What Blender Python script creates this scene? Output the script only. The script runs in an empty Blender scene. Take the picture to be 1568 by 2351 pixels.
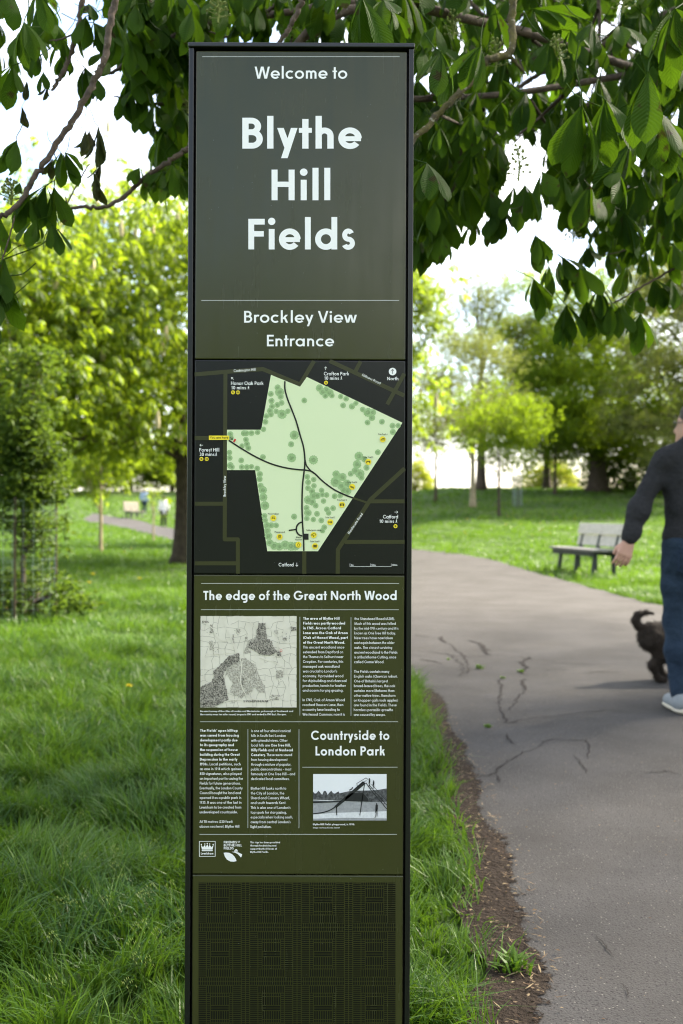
import bpy, bmesh, math, random
import numpy as np
from mathutils import Matrix, Vector
from mathutils.geometry import delaunay_2d_cdt

rnd = random.Random(7)
R = math.radians
C = bpy.context.scene.collection

# ------------------------------------------------------------------ camera, sky, sun, exposure
CAM_H = 1.15
ROLL = R(0.26)
F15 = 35.0 / 24.0 * 1568.0          # focal length in 1568-px units
cam_d = bpy.data.cameras.new('camera')
cam_d.sensor_fit = 'HORIZONTAL'
cam_d.sensor_width = 24.0
cam_d.lens = 35.0
cam_d.clip_end = 2000
cam_d.clip_start = 0.05
cam_d.dof.use_dof = True
cam_d.dof.focus_distance = 2.0
cam_d.dof.aperture_fstop = 4.2
cam = bpy.data.objects.new('camera', cam_d)
C.objects.link(cam)
cr, sr = math.cos(ROLL), math.sin(ROLL)
cam.matrix_world = Matrix(((cr, -sr, 0, 0), (0, 0, -1, 0), (sr, cr, 0, CAM_H), (0, 0, 0, 1)))
sc = bpy.context.scene
sc.camera = cam

SUN_EL, SUN_AZ = R(40), R(58)       # azimuth from +Y towards +X
w = bpy.data.worlds.new('World')
sc.world = w
w.use_nodes = True
nt = w.node_tree
bg = nt.nodes['Background']
sky = nt.nodes.new('ShaderNodeTexSky')
sky.sky_type = 'NISHITA'
sky.sun_disc = False
sky.sun_elevation = SUN_EL
sky.sun_rotation = SUN_AZ
sky.air_density = 0.95
sky.dust_density = 2.2
sky.ozone_density = 0.8
tc = nt.nodes.new('ShaderNodeTexCoord')
mp = nt.nodes.new('ShaderNodeMapping')
mp.inputs['Scale'].default_value = (1.0, 1.0, 2.2)
nz = nt.nodes.new('ShaderNodeTexNoise')
nz.inputs['Scale'].default_value = 2.6
nz.inputs['Detail'].default_value = 7
nz.inputs['Roughness'].default_value = 0.55
cr_ = nt.nodes.new('ShaderNodeValToRGB')
cr_.color_ramp.elements[0].position = 0.46
cr_.color_ramp.elements[1].position = 0.68
mx = nt.nodes.new('ShaderNodeMixRGB')
mx.inputs['Color2'].default_value = (8.4, 7.9, 7.1, 1)   # sunlit cloud against the physically bright sky
nt.links.new(tc.outputs['Generated'], mp.inputs['Vector'])
nt.links.new(mp.outputs['Vector'], nz.inputs['Vector'])
nt.links.new(nz.outputs['Fac'], cr_.inputs['Fac'])
nt.links.new(cr_.outputs['Color'], mx.inputs['Fac'])
nt.links.new(sky.outputs['Color'], mx.inputs['Color1'])
nt.links.new(mx.outputs['Color'], bg.inputs['Color'])
bg.inputs['Strength'].default_value = 0.10

sun_d = bpy.data.lights.new('sun', 'SUN')
sun_d.energy = 4.4
sun_d.angle = R(6)
sun_d.color = (1.0, 0.90, 0.74)
sun = bpy.data.objects.new('sun', sun_d)
C.objects.link(sun)
SUN = Vector((math.sin(SUN_AZ) * math.cos(SUN_EL), math.cos(SUN_AZ) * math.cos(SUN_EL), math.sin(SUN_EL)))
sun.rotation_euler = SUN.to_track_quat('Z', 'Y').to_euler()
sun.location = (20, 20, 30)

vs = sc.view_settings
sc.display_settings.display_device = 'sRGB'
vs.view_transform = 'Standard'
vs.look = 'None'
vs.exposure = 2.5
vs.gamma = 1
vs.use_curve_mapping = False
sc.render.engine = 'CYCLES'
sc.cycles.use_denoising = True
sc.cycles.filter_width = 1.1
sc.cycles.max_bounces = 7
sc.cycles.diffuse_bounces = 3
sc.cycles.glossy_bounces = 2
sc.cycles.transmission_bounces = 4
sc.cycles.transparent_max_bounces = 6
sc.cycles.sample_clamp_indirect = 8
sc.cycles.caustics_reflective = False
sc.cycles.caustics_refractive = False

# ------------------------------------------------------------------ helpers
def lin(*c):
    """sRGB 0-255 print colour to linear"""
    o = []
    for v in c:
        v /= 255.0
        o.append(v / 12.92 if v <= 0.04045 else ((v + 0.055) / 1.055) ** 2.4)
    return tuple(o)

def at(px, py, d):
    """point at distance d (metres along the view) seen at pixel (px, py) of a 1568-px-wide picture"""
    u, v = (px - 784) / F15 * d, -(py - 1175.3) / F15 * d
    return (u * cr - v * sr, d, CAM_H + u * sr + v * cr)

def sstep(a, b, x):
    t = np.clip((x - a) / (b - a), 0, 1)
    return t * t * (3 - 2 * t)

def gz(x, y):
    """height of the terrain"""
    x = np.asarray(x, float); y = np.asarray(y, float)
    yy = np.maximum(y, 0)
    k = sstep(-0.07, 0.11, x / np.maximum(yy, 4.0))
    d = np.maximum(yy - 48, 0)
    rt = 0.0012 * np.clip(yy - 8, 0, 40) ** 2 + 0.096 * d - 0.0035 * np.minimum(d, 30) ** 2 - 0.21 * np.maximum(d - 30, 0) * 1.0
    rt = np.maximum(rt, -14)
    l2 = np.maximum(yy - 120, 0)
    lf = 0.00010 * np.minimum(yy, 60) ** 2 + 0.056 * np.clip(yy - 60, 0, 60) - 0.02 * l2
    lf = np.maximum(lf, -14)
    return lf * (1 - k) + rt * k

def gzf(x, y):
    return float(gz(x, y))

def ground_at(px, py):
    """where the sight line through a pixel meets the terrain"""
    d, step = 1.5, 0.05
    while d < 150:
        p = at(px, py, d)
        if p[2] <= gzf(p[0], p[1]):
            return p
        d += step
        step = min(0.25, d * 0.01)
    return at(px, py, 150)

def vnoise(x, y, s, seed=0):
    """smooth value noise in numpy"""
    x = np.asarray(x) / s + 100.0; y = np.asarray(y) / s + 100.0
    xi = np.floor(x).astype(np.int64); yi = np.floor(y).astype(np.int64)
    fx = x - xi; fy = y - yi
    fx = fx * fx * (3 - 2 * fx); fy = fy * fy * (3 - 2 * fy)
    def h(a, b):
        n = (a * 374761393 + b * 668265263 + seed * 1442695041) & 0x7fffffff
        n = ((n ^ (n >> 13)) * 1274126177) & 0x7fffffff
        return ((n ^ (n >> 16)) & 0xffff) / 65535.0
    return (h(xi, yi) * (1 - fx) + h(xi + 1, yi) * fx) * (1 - fy) + (h(xi, yi + 1) * (1 - fx) + h(xi + 1, yi + 1) * fx) * fy

def mesh_np(name, V, faces, mats=None, mi=None, attrs=None, uv=None, smooth=False):
    """V (n,3); faces = list of int arrays (m,k)"""
    me = bpy.data.meshes.new(name)
    V = np.asarray(V, np.float32)
    faces = [np.asarray(f, np.int32) for f in faces if len(f)]
    me.vertices.add(len(V))
    me.vertices.foreach_set('co', V.ravel())
    if faces:
        loops = np.concatenate([f.ravel() for f in faces])
        tot = np.concatenate([np.full(len(f), f.shape[1], np.int32) for f in faces])
        start = np.concatenate([[0], np.cumsum(tot)[:-1]]).astype(np.int32)
        me.loops.add(len(loops))
        me.loops.foreach_set('vertex_index', loops)
        me.polygons.add(len(tot))
        me.polygons.foreach_set('loop_start', start)
        me.polygons.foreach_set('loop_total', tot)
        if mi is not None:
            me.polygons.foreach_set('material_index', np.asarray(mi, np.int32))
        me.polygons.foreach_set('use_smooth', np.full(len(tot), bool(smooth)))
        if uv is not None:
            ul = me.uv_layers.new(name='uv')
            ul.data.foreach_set('uv', np.asarray(uv, np.float32)[loops].ravel())
    for k, a in (attrs or {}).items():
        at_ = me.attributes.new(k, 'FLOAT', 'POINT')
        at_.data.foreach_set('value', np.asarray(a, np.float32))
    me.update(calc_edges=True)
    me.validate()
    for m in (mats or []):
        me.materials.append(m)
    return me

def link(name, me, parent=None):
    """link a mesh given in world coordinates, under a parent that only carries a location"""
    o = bpy.data.objects.new(name, me)
    C.objects.link(o)
    if parent is not None:
        base = Vector((0, 0, 0))
        p = parent
        while p is not None:
            base += p.location
            p = p.parent
        me.transform(Matrix.Translation(-base))
        o.parent = parent
    return o

def root_at(o, loc):
    """give a single-mesh thing its origin at its base"""
    o.data.transform(Matrix.Translation(-Vector(loc)))
    o.location = loc

def tag(o, label=None, cat=None, group=None, kind=None):
    if label: o['label'] = label
    if cat: o['category'] = cat
    if group: o['group'] = group
    if kind: o['kind'] = kind
    return o

def thing(name, label, cat, loc, group=None):
    o = bpy.data.objects.new(name, None)
    o.empty_display_size = 0.2
    C.objects.link(o)
    o.location = loc
    return tag(o, label, cat, group)

class MB:
    """collects shapes into one mesh"""
    def __init__(s):
        s.V = []; s.F = {}; s.n = 0
    def add(s, V, F):
        V = np.asarray(V, float)
        for f in F:
            f = [i + s.n for i in f]
            s.F.setdefault(len(f), []).append(f)
        s.V.append(V); s.n += len(V)
    def box(s, lo, hi, bev=0.0, M=None):
        bm = bmesh.new()
        bmesh.ops.create_cube(bm, size=1)
        for v in bm.verts:
            v.co = Vector([(lo[i] + hi[i]) / 2 + v.co[i] * (hi[i] - lo[i]) for i in range(3)])
        if bev:
            bmesh.ops.bevel(bm, geom=bm.edges[:], offset=bev, segments=2, affect='EDGES', profile=0.5)
        if M is not None:
            bm.transform(M)
        bm.verts.index_update()
        s.add([v.co[:] for v in bm.verts], [[v.index for v in f.verts] for f in bm.faces])
        bm.free()
    def tube(s, pts, rad, sides=8, caps=True):
        P = np.asarray(pts, float); n = len(P)
        rad = np.broadcast_to(np.asarray(rad, float), (n,))
        T = np.gradient(P, axis=0)
        T /= np.maximum(np.linalg.norm(T, axis=1, keepdims=True), 1e-9)
        ref = np.array([0.31, 0.22, 0.92]) if abs(T[0] @ np.array([0.31, 0.22, 0.92])) < .9 else np.array([1., .1, 0])
        a = np.linspace(0, 2 * math.pi, sides, endpoint=False)
        V = []
        u = np.cross(T[0], ref); u /= np.linalg.norm(u)
        for i in range(n):
            u = u - T[i] * (u @ T[i]); u /= max(np.linalg.norm(u), 1e-9)
            v = np.cross(T[i], u)
            V.append(P[i] + rad[i] * (np.outer(np.cos(a), u) + np.outer(np.sin(a), v)))
        F = []
        for i in range(n - 1):
            for j in range(sides):
                k = (j + 1) % sides
                F.append([i * sides + j, i * sides + k, (i + 1) * sides + k, (i + 1) * sides + j])
        if caps:
            F.append(list(range(sides))[::-1])
            F.append([(n - 1) * sides + j for j in range(sides)])
        s.add(np.concatenate(V), F)
    def mesh(s, name, mat, smooth=False):
        fl = [np.array(f) for f in s.F.values()]
        return mesh_np(name, np.concatenate(s.V), fl, [mat], smooth=smooth)
    def build(s, name, mat, parent=None, smooth=False):
        return link(name, s.mesh(name, mat, smooth), parent)

def crom(pts, n=8):
    """Catmull-Rom through points"""
    P = np.asarray(pts, float)
    P = np.vstack([2 * P[0] - P[1], P, 2 * P[-1] - P[-2]])
    out = []
    for i in range(1, len(P) - 2):
        for t in np.linspace(0, 1, n, endpoint=False):
            a, b, c, d = P[i - 1], P[i], P[i + 1], P[i + 2]
            out.append(0.5 * (2 * b + (c - a) * t + (2 * a - 5 * b + 4 * c - d) * t * t + (3 * b - a - 3 * c + d) * t ** 3))
    out.append(P[-2])
    return np.array(out)

# ------------------------------------------------------------------ materials
def mat(name, col, rough=0.6, spec=0.3, metal=0.0, noise=None, bump=None, coat=0.0, speck=None):
    """noise=(scale, amount, second colour), bump=(scale, strength, distance), speck=(scale, threshold, colour)"""
    m = bpy.data.materials.new(name)
    m.use_nodes = True
    t = m.node_tree
    b = t.nodes['Principled BSDF']
    b.inputs['Base Color'].default_value = (*col, 1)
    b.inputs['Roughness'].default_value = rough
    b.inputs['Specular IOR Level'].default_value = spec
    b.inputs['Metallic'].default_value = metal
    b.inputs['Coat Weight'].default_value = coat
    g = t.nodes.new('ShaderNodeNewGeometry')
    cur = None
    if noise:
        n = t.nodes.new('ShaderNodeTexNoise')
        n.inputs['Scale'].default_value = noise[0]
        n.inputs['Detail'].default_value = 6
        n.inputs['Roughness'].default_value = 0.6
        t.links.new(g.outputs['Position'], n.inputs['Vector'])
        rp = t.nodes.new('ShaderNodeMapRange')
        rp.inputs['From Min'].default_value = 0.35
        rp.inputs['From Max'].default_value = 0.65
        rp.inputs['To Max'].default_value = noise[1]
        t.links.new(n.outputs['Fac'], rp.inputs['Value'])
        x = t.nodes.new('ShaderNodeMixRGB')
        x.inputs['Color1'].default_value = (*col, 1)
        x.inputs['Color2'].default_value = (*noise[2], 1)
        t.links.new(rp.outputs['Result'], x.inputs['Fac'])
        cur = x.outputs['Color']
    if speck:
        v = t.nodes.new('ShaderNodeTexVoronoi')
        v.inputs['Scale'].default_value = speck[0]
        t.links.new(g.outputs['Position'], v.inputs['Vector'])
        l = t.nodes.new('ShaderNodeMath'); l.operation = 'LESS_THAN'
        l.inputs[1].default_value = speck[1]
        t.links.new(v.outputs['Distance'], l.inputs[0])
        n2 = t.nodes.new('ShaderNodeTexNoise'); n2.inputs['Scale'].default_value = speck[0] * 0.9
        t.links.new(g.outputs['Position'], n2.inputs['Vector'])
        l2 = t.nodes.new('ShaderNodeMath'); l2.operation = 'GREATER_THAN'; l2.inputs[1].default_value = 0.55
        t.links.new(n2.outputs['Fac'], l2.inputs[0])
        ml = t.nodes.new('ShaderNodeMath'); ml.operation = 'MULTIPLY'
        t.links.new(l.outputs[0], ml.inputs[0]); t.links.new(l2.outputs[0], ml.inputs[1])
        x2 = t.nodes.new('ShaderNodeMixRGB')
        x2.inputs['Color1'].default_value = (*col, 1)
        x2.inputs['Color2'].default_value = (*speck[2], 1)
        if cur is not None: t.links.new(cur, x2.inputs['Color1'])
        t.links.new(ml.outputs[0], x2.inputs['Fac'])
        cur = x2.outputs['Color']
    if cur is not None:
        t.links.new(cur, b.inputs['Base Color'])
    if bump:
        n = t.nodes.new('ShaderNodeTexNoise')
        n.inputs['Scale'].default_value = bump[0]
        n.inputs['Detail'].default_value = 5
        t.links.new(g.outputs['Position'], n.inputs['Vector'])
        bp = t.nodes.new('ShaderNodeBump')
        bp.inputs['Strength'].default_value = bump[1]
        bp.inputs['Distance'].default_value = bump[2]
        t.links.new(n.outputs['Fac'], bp.inputs['Height'])
        t.links.new(bp.outputs['Normal'], b.inputs['Normal'])
    return m

def leaf_mat(name, dark, light, trans, tw=0.35, rough=0.42, spec=0.35, veins=False):
    """two-sided leaf: reflects, and lets light through. 'tint' (random per leaf, with light painted in for grass) picks its green"""
    m = bpy.data.materials.new(name)
    m.use_nodes = True
    t = m.node_tree
    b = t.nodes['Principled BSDF']
    out = t.nodes['Material Output']
    a = t.nodes.new('ShaderNodeAttribute'); a.attribute_name = 'tint'
    x = t.nodes.new('ShaderNodeMixRGB')
    x.inputs['Color1'].default_value = (*dark, 1); x.inputs['Color2'].default_value = (*light, 1)
    t.links.new(a.outputs['Fac'], x.inputs['Fac'])
    col = x.outputs['Color']
    x3 = t.nodes.new('ShaderNodeMixRGB')
    x3.inputs['Color1'].default_value = (*[c * 0.75 for c in trans], 1)
    x3.inputs['Color2'].default_value = (*[c * 1.2 for c in trans], 1)
    t.links.new(a.outputs['Fac'], x3.inputs['Fac'])
    tcol = x3.outputs['Color']
    b.inputs['Roughness'].default_value = rough
    b.inputs['Specular IOR Level'].default_value = spec
    tr = t.nodes.new('ShaderNodeBsdfTranslucent')
    if veins:
        uvn = t.nodes.new('ShaderNodeUVMap'); uvn.uv_map = 'uv'
        sp = t.nodes.new('ShaderNodeSeparateXYZ')
        t.links.new(uvn.outputs['UV'], sp.inputs[0])
        def mth(op, i0, i1=None, v1=None):
            n = t.nodes.new('ShaderNodeMath'); n.operation = op
            t.links.new(i0, n.inputs[0])
            if i1 is not None: t.links.new(i1, n.inputs[1])
            if v1 is not None: n.inputs[1].default_value = v1
            return n.outputs[0]
        av = mth('ABSOLUTE', sp.outputs['Y'])
        ph = mth('MULTIPLY', mth('SUBTRACT', sp.outputs['X'], mth('MULTIPLY', av, v1=0.20)), v1=2 * math.pi * 17)
        sn = mth('SINE', ph)
        vein = mth('GREATER_THAN', sn, v1=0.86)
        mid = mth('LESS_THAN', av, v1=0.045)
        vv = mth('MAXIMUM', vein, mid)
        x2 = t.nodes.new('ShaderNodeMixRGB')
        x2.inputs['Color2'].default_value = (*[min(1, c * 1.7 + .012) for c in light], 1)
        t.links.new(mth('MULTIPLY', vv, v1=0.45), x2.inputs['Fac'])
        t.links.new(col, x2.inputs['Color1'])
        col = x2.outputs['Color']
        x4 = t.nodes.new('ShaderNodeMixRGB')
        x4.inputs['Color2'].default_value = (*[c * 0.5 for c in trans], 1)
        t.links.new(mth('MULTIPLY', vv, v1=0.6), x4.inputs['Fac'])
        t.links.new(tcol, x4.inputs['Color1'])
        tcol = x4.outputs['Color']
        bp = t.nodes.new('ShaderNodeBump')
        bp.inputs['Strength'].default_value = 0.55
        bp.inputs['Distance'].default_value = 0.0025
        t.links.new(sn, bp.inputs['Height'])
        t.links.new(bp.outputs['Normal'], b.inputs['Normal'])
    if veins:
        # brown scorched blotches here and there on the blade
        gp_ = t.nodes.new('ShaderNodeNewGeometry'); nb_ = t.nodes.new('ShaderNodeTexNoise'); nb_.inputs['Scale'].default_value = 24; nb_.inputs['Detail'].default_value = 6
        t.links.new(gp_.outputs['Position'], nb_.inputs['Vector'])
        mb_ = t.nodes.new('ShaderNodeMapRange'); mb_.inputs['From Min'].default_value = .64; mb_.inputs['From Max'].default_value = .70; mb_.inputs['To Max'].default_value = .8
        t.links.new(nb_.outputs['Fac'], mb_.inputs['Value'])
        for which in (0, 1):
            xb = t.nodes.new('ShaderNodeMixRGB'); xb.inputs['Color2'].default_value = (0.045, 0.030, 0.012, 1)
            t.links.new(mb_.outputs['Result'], xb.inputs['Fac']); t.links.new(tcol if which else col, xb.inputs['Color1'])
            if which: tcol = xb.outputs['Color']
            else: col = xb.outputs['Color']
    t.links.new(col, b.inputs['Base Color'])
    t.links.new(tcol, tr.inputs['Color'])
    ms = t.nodes.new('ShaderNodeMixShader')
    ms.inputs['Fac'].default_value = tw
    t.links.new(b.outputs[0], ms.inputs[1])
    t.links.new(tr.outputs[0], ms.inputs[2])
    t.links.new(ms.outputs[0], out.inputs['Surface'])
    return m
# ------------------------------------------------------------------ ground, path, soil
M_ground = mat('lawn_soil', (0.035, 0.062, 0.014), 0.95, 0.1, noise=(1.7, 0.8, (0.06, 0.10, 0.02)), bump=(30, 0.5, 0.02))
M_path = mat('old_asphalt', (0.068, 0.0645, 0.062), 0.9, 0.12, noise=(1.6, 1.0, (0.049, 0.046, 0.043)), bump=(160, 0.8, 0.004), speck=(150, 0.42, (0.030, 0.028, 0.027)))
t_ = M_path.node_tree
# pale grit on top of the dark aggregate
_b = t_.nodes['Principled BSDF']
_src = _b.inputs['Base Color'].links[0].from_socket
_g = t_.nodes.new('ShaderNodeNewGeometry')
_v = t_.nodes.new('ShaderNodeTexVoronoi'); _v.inputs['Scale'].default_value = 95
t_.links.new(_g.outputs['Position'], _v.inputs['Vector'])
_l = t_.nodes.new('ShaderNodeMath'); _l.operation = 'LESS_THAN'; _l.inputs[1].default_value = 0.2
t_.links.new(_v.outputs['Distance'], _l.inputs[0])
_s = t_.nodes.new('ShaderNodeSeparateColor'); t_.links.new(_v.outputs['Color'], _s.inputs[0])
_l2 = t_.nodes.new('ShaderNodeMath'); _l2.operation = 'GREATER_THAN'; _l2.inputs[1].default_value = 0.8
t_.links.new(_s.outputs[0], _l2.inputs[0])
_m = t_.nodes.new('ShaderNodeMath'); _m.operation = 'MULTIPLY'
t_.links.new(_l.outputs[0], _m.inputs[0]); t_.links.new(_l2.outputs[0], _m.inputs[1])
_x = t_.nodes.new('ShaderNodeMixRGB'); _x.inputs['Color2'].default_value = (0.17, 0.16, 0.14, 1)
t_.links.new(_m.outputs[0], _x.inputs['Fac']); t_.links.new(_src, _x.inputs['Color1'])
t_.links.new(_x.outputs['Color'], _b.inputs['Base Color'])
M_soil = mat('bare_soil', (0.042, 0.031, 0.023), 0.95, 0.1, noise=(14, 0.9, (0.024, 0.017, 0.012)), bump=(70, 1.0, 0.02), speck=(60, 0.3, (0.15, 0.11, 0.07)))
M_crack = mat('crack_dark', (0.034, 0.031, 0.029), 0.95, 0.05)

def grid_sheet(xs, ys, off=0.0):
    X, Y = np.meshgrid(xs, ys)
    Z = gz(X, Y) + off
    V = np.stack([X, Y, Z], -1).reshape(-1, 3)
    nx, ny = len(xs), len(ys)
    i = np.arange((ny - 1) * nx).reshape(ny - 1, nx)[:, :-1].ravel()
    return V, np.stack([i, i + 1, i + nx + 1, i + nx], 1)
xs = np.concatenate([np.linspace(-400, -60, 18), np.linspace(-56, -16, 21), np.linspace(-15, 15, 61), np.linspace(16, 56, 21), np.linspace(60, 400, 18)])
ys = np.concatenate([np.linspace(-60, -2, 16), np.linspace(-1, 30, 63), np.linspace(31, 110, 80), np.linspace(115, 500, 40)])
gv, gf = grid_sheet(xs, ys)
tag(link('ground', mesh_np('ground', gv, [gf], [M_ground], smooth=True)), kind='structure')

EDGE_L = [(0.43, -4.0), (0.43, 0.0), (0.435, 2.2), (0.47, 2.6), (0.515, 3.2), (0.54, 3.7), (0.555, 4.3), (0.555, 5.1), (0.50, 6.8)]
EDGE_L += [(-0.3, 10.5), (-1.5, 16.0), (-2.9, 22.5)]
for q in ((404, 1245), (330, 1224), (260, 1208), (190, 1194)):
    p = ground_at(*q); EDGE_L.append((p[0], p[1]))
EDGE_R = [(4.3, -4.0), (4.3, 0.0), (4.25, 4.0), (4.15, 8.0)]
for q in ((1530, 1396), (1480, 1384), (1380, 1358), (1250, 1323), (1120, 1286), (1020, 1268), (945, 1262)):
    p = ground_at(*q); EDGE_R.append((p[0], p[1]))
for q in ((404, 1215), (330, 1198), (260, 1187), (215, 1179)):
    p = ground_at(*q); EDGE_R.append((p[0], p[1]))
def resample(P, n):
    P = np.asarray(P); s = np.concatenate([[0], np.cumsum(np.linalg.norm(np.diff(P, axis=0), axis=1))])
    t = np.linspace(0, s[-1], n)
    return np.stack([np.interp(t, s, P[:, 0]), np.interp(t, s, P[:, 1])], 1)
NL = 420
el = resample(crom(EDGE_L, 12), NL); er = resample(crom(EDGE_R, 12), NL)
jl = (vnoise(el[:, 1], el[:, 0] * 0, 0.31, 5) - .5) * 0.05 + (vnoise(el[:, 1], el[:, 0] * 0, 0.13, 6) - .5) * 0.03
el[:, 0] += jl; er[:, 0] += (vnoise(er[:, 1], er[:, 0] * 0, 0.3, 8) - .5) * 0.1
PATH_POLY = np.vstack([el, er[::-1]])
nc = 14
rows = []
for k in range(nc + 1):
    q = el * (1 - k / nc) + er * k / nc
    rows.append(np.stack([q[:, 0], q[:, 1], gz(q[:, 0], q[:, 1]) + 0.014], 1))
pv = np.stack(rows, 1).reshape(-1, 3)
i = np.arange((NL - 1) * (nc + 1)).reshape(NL - 1, nc + 1)[:, :-1].ravel()
pf = np.stack([i, i + 1, i + nc + 2, i + nc + 1], 1)
path = link('path', mesh_np('path', pv, [pf], [M_path], smooth=True))
tag(path, kind='structure')

def in_poly(poly, x, y):
    poly = np.asarray(poly)
    x = np.asarray(x); y = np.asarray(y)
    ins = np.zeros(x.shape, bool)
    x1, y1 = poly[-1]
    for x2, y2 in poly:
        if y1 != y2:
            c = ((y1 > y) != (y2 > y))
            ins ^= c & (x < (x2 - x1) * (y - y1) / (y2 - y1) + x1)
        x1, y1 = x2, y2
    return ins

# the strip of bare soil between the verge and the path
SOIL_IN = np.array([(0.22, 1.2), (0.30, 2.0), (0.325, 2.24), (0.395, 2.44), (0.385, 2.62), (0.365, 2.84), (0.41, 3.1), (0.43, 3.5), (0.455, 4.0), (0.48, 4.5), (0.515, 5.2), (0.475, 6.4)])
si = resample(crom(SOIL_IN, 8), 420)
si[:, 0] += (vnoise(si[:, 1], si[:, 0] * 0, .09, 3) - .5) * 0.05
so = np.stack([np.interp(si[:, 1], el[:, 1], el[:, 0]) + 0.06 + (vnoise(si[:, 1], 0 * si[:, 1], .22, 9) - .5) * .06, si[:, 1]], 1)
rows = [np.stack([si[:, 0] * (1 - k / 6) + so[:, 0] * k / 6 - (0.05 if k == 0 else 0), si[:, 1], gz(si[:, 0], si[:, 1]) + 0.0175], 1) for k in range(7)]
sv = np.stack(rows, 1).reshape(-1, 3)
i = np.arange(419 * 7).reshape(419, 7)[:, :-1].ravel()
# its outer edge is broken up: crumbs of soil lying on the asphalt
_t = M_soil.node_tree
_a = _t.nodes.new('ShaderNodeAttribute'); _a.attribute_name = 'edge'
_n = _t.nodes.new('ShaderNodeTexNoise'); _n.inputs['Scale'].default_value = 34; _n.inputs['Detail'].default_value = 8; _n.inputs['Roughness'].default_value = .7
_gg = _t.nodes.new('ShaderNodeNewGeometry'); _t.links.new(_gg.outputs['Position'], _n.inputs['Vector'])
_s1 = _t.nodes.new('ShaderNodeMapRange'); _s1.inputs['From Min'].default_value = .30; _s1.inputs['From Max'].default_value = .70
_t.links.new(_n.outputs['Fac'], _s1.inputs['Value'])
_c = _t.nodes.new('ShaderNodeMath'); _c.operation = 'SUBTRACT'; _t.links.new(_s1.outputs['Result'], _c.inputs[0]); _t.links.new(_a.outputs['Fac'], _c.inputs[1])
_mr = _t.nodes.new('ShaderNodeMapRange'); _mr.inputs['From Min'].default_value = -.06; _mr.inputs['From Max'].default_value = .08; _t.links.new(_c.outputs[0], _mr.inputs['Value'])
_tp = _t.nodes.new('ShaderNodeBsdfTransparent'); _ms = _t.nodes.new('ShaderNodeMixShader')
_t.links.new(_mr.outputs['Result'], _ms.inputs['Fac']); _t.links.new(_tp.outputs[0], _ms.inputs[1]); _t.links.new(_t.nodes['Principled BSDF'].outputs[0], _ms.inputs[2])
_t.links.new(_ms.outputs[0], _t.nodes['Material Output'].inputs['Surface'])
edge_a = np.tile(np.array([-.2, -.2, -.1, .05, .3, .65, 1.05]), 420)
tag(link('soil_verge', mesh_np('soil_verge', sv, [np.stack([i, i + 1, i + 8, i + 7], 1)], [M_soil], attrs={'edge': edge_a}, smooth=True)), kind='structure')

# cracks in the asphalt (parts of the path), drawn through ground points
def crack(pts, w0, seed):
    rr = random.Random(seed)
    P = [ground_at(*p) for p in pts]
    P = np.array([(p[0], p[1]) for p in P])
    n = max(14, int(np.sum(np.linalg.norm(np.diff(P, axis=0), axis=1)) / 0.035))
    Q = resample(P, n)
    Q += np.array([[rr.gauss(0, .011), rr.gauss(0, .014)] for _ in range(n)]) * min(1.0, P[:, 1].mean() / 7.0) ** 2
    dd = min(1.0, P[:, 1].mean() / 7.0) ** 2; w0 = w0 * (.30 + .40 * dd)
    Q += np.cumsum(np.array([[rr.gauss(0, .006), rr.gauss(0, .012)] for _ in range(n)]), 0) * np.sin(np.linspace(0, math.pi, n))[:, None] * min(1.0, P[:, 1].mean() / 7.0)
    T = np.gradient(Q, axis=0); T /= np.linalg.norm(T, axis=1, keepdims=True)
    N = np.stack([-T[:, 1], T[:, 0]], 1)
    wd = np.array([w0 * rr.uniform(.5, 1.3) * math.sin(math.pi * (k + .6) / (n + .2)) ** .5 for k in range(n)])[:, None] / 2
    a, b = Q + N * wd, Q - N * wd
    V = np.vstack([np.c_[a, gz(a[:, 0], a[:, 1]) + 0.018], np.c_[b, gz(b[:, 0], b[:, 1]) + 0.018]])
    i = np.arange(n - 1)
    F = np.stack([i, i + 1, i + n + 1, i + n], 1)
    link('crack', mesh_np('crack', V, [F], [M_crack]), path)
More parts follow.
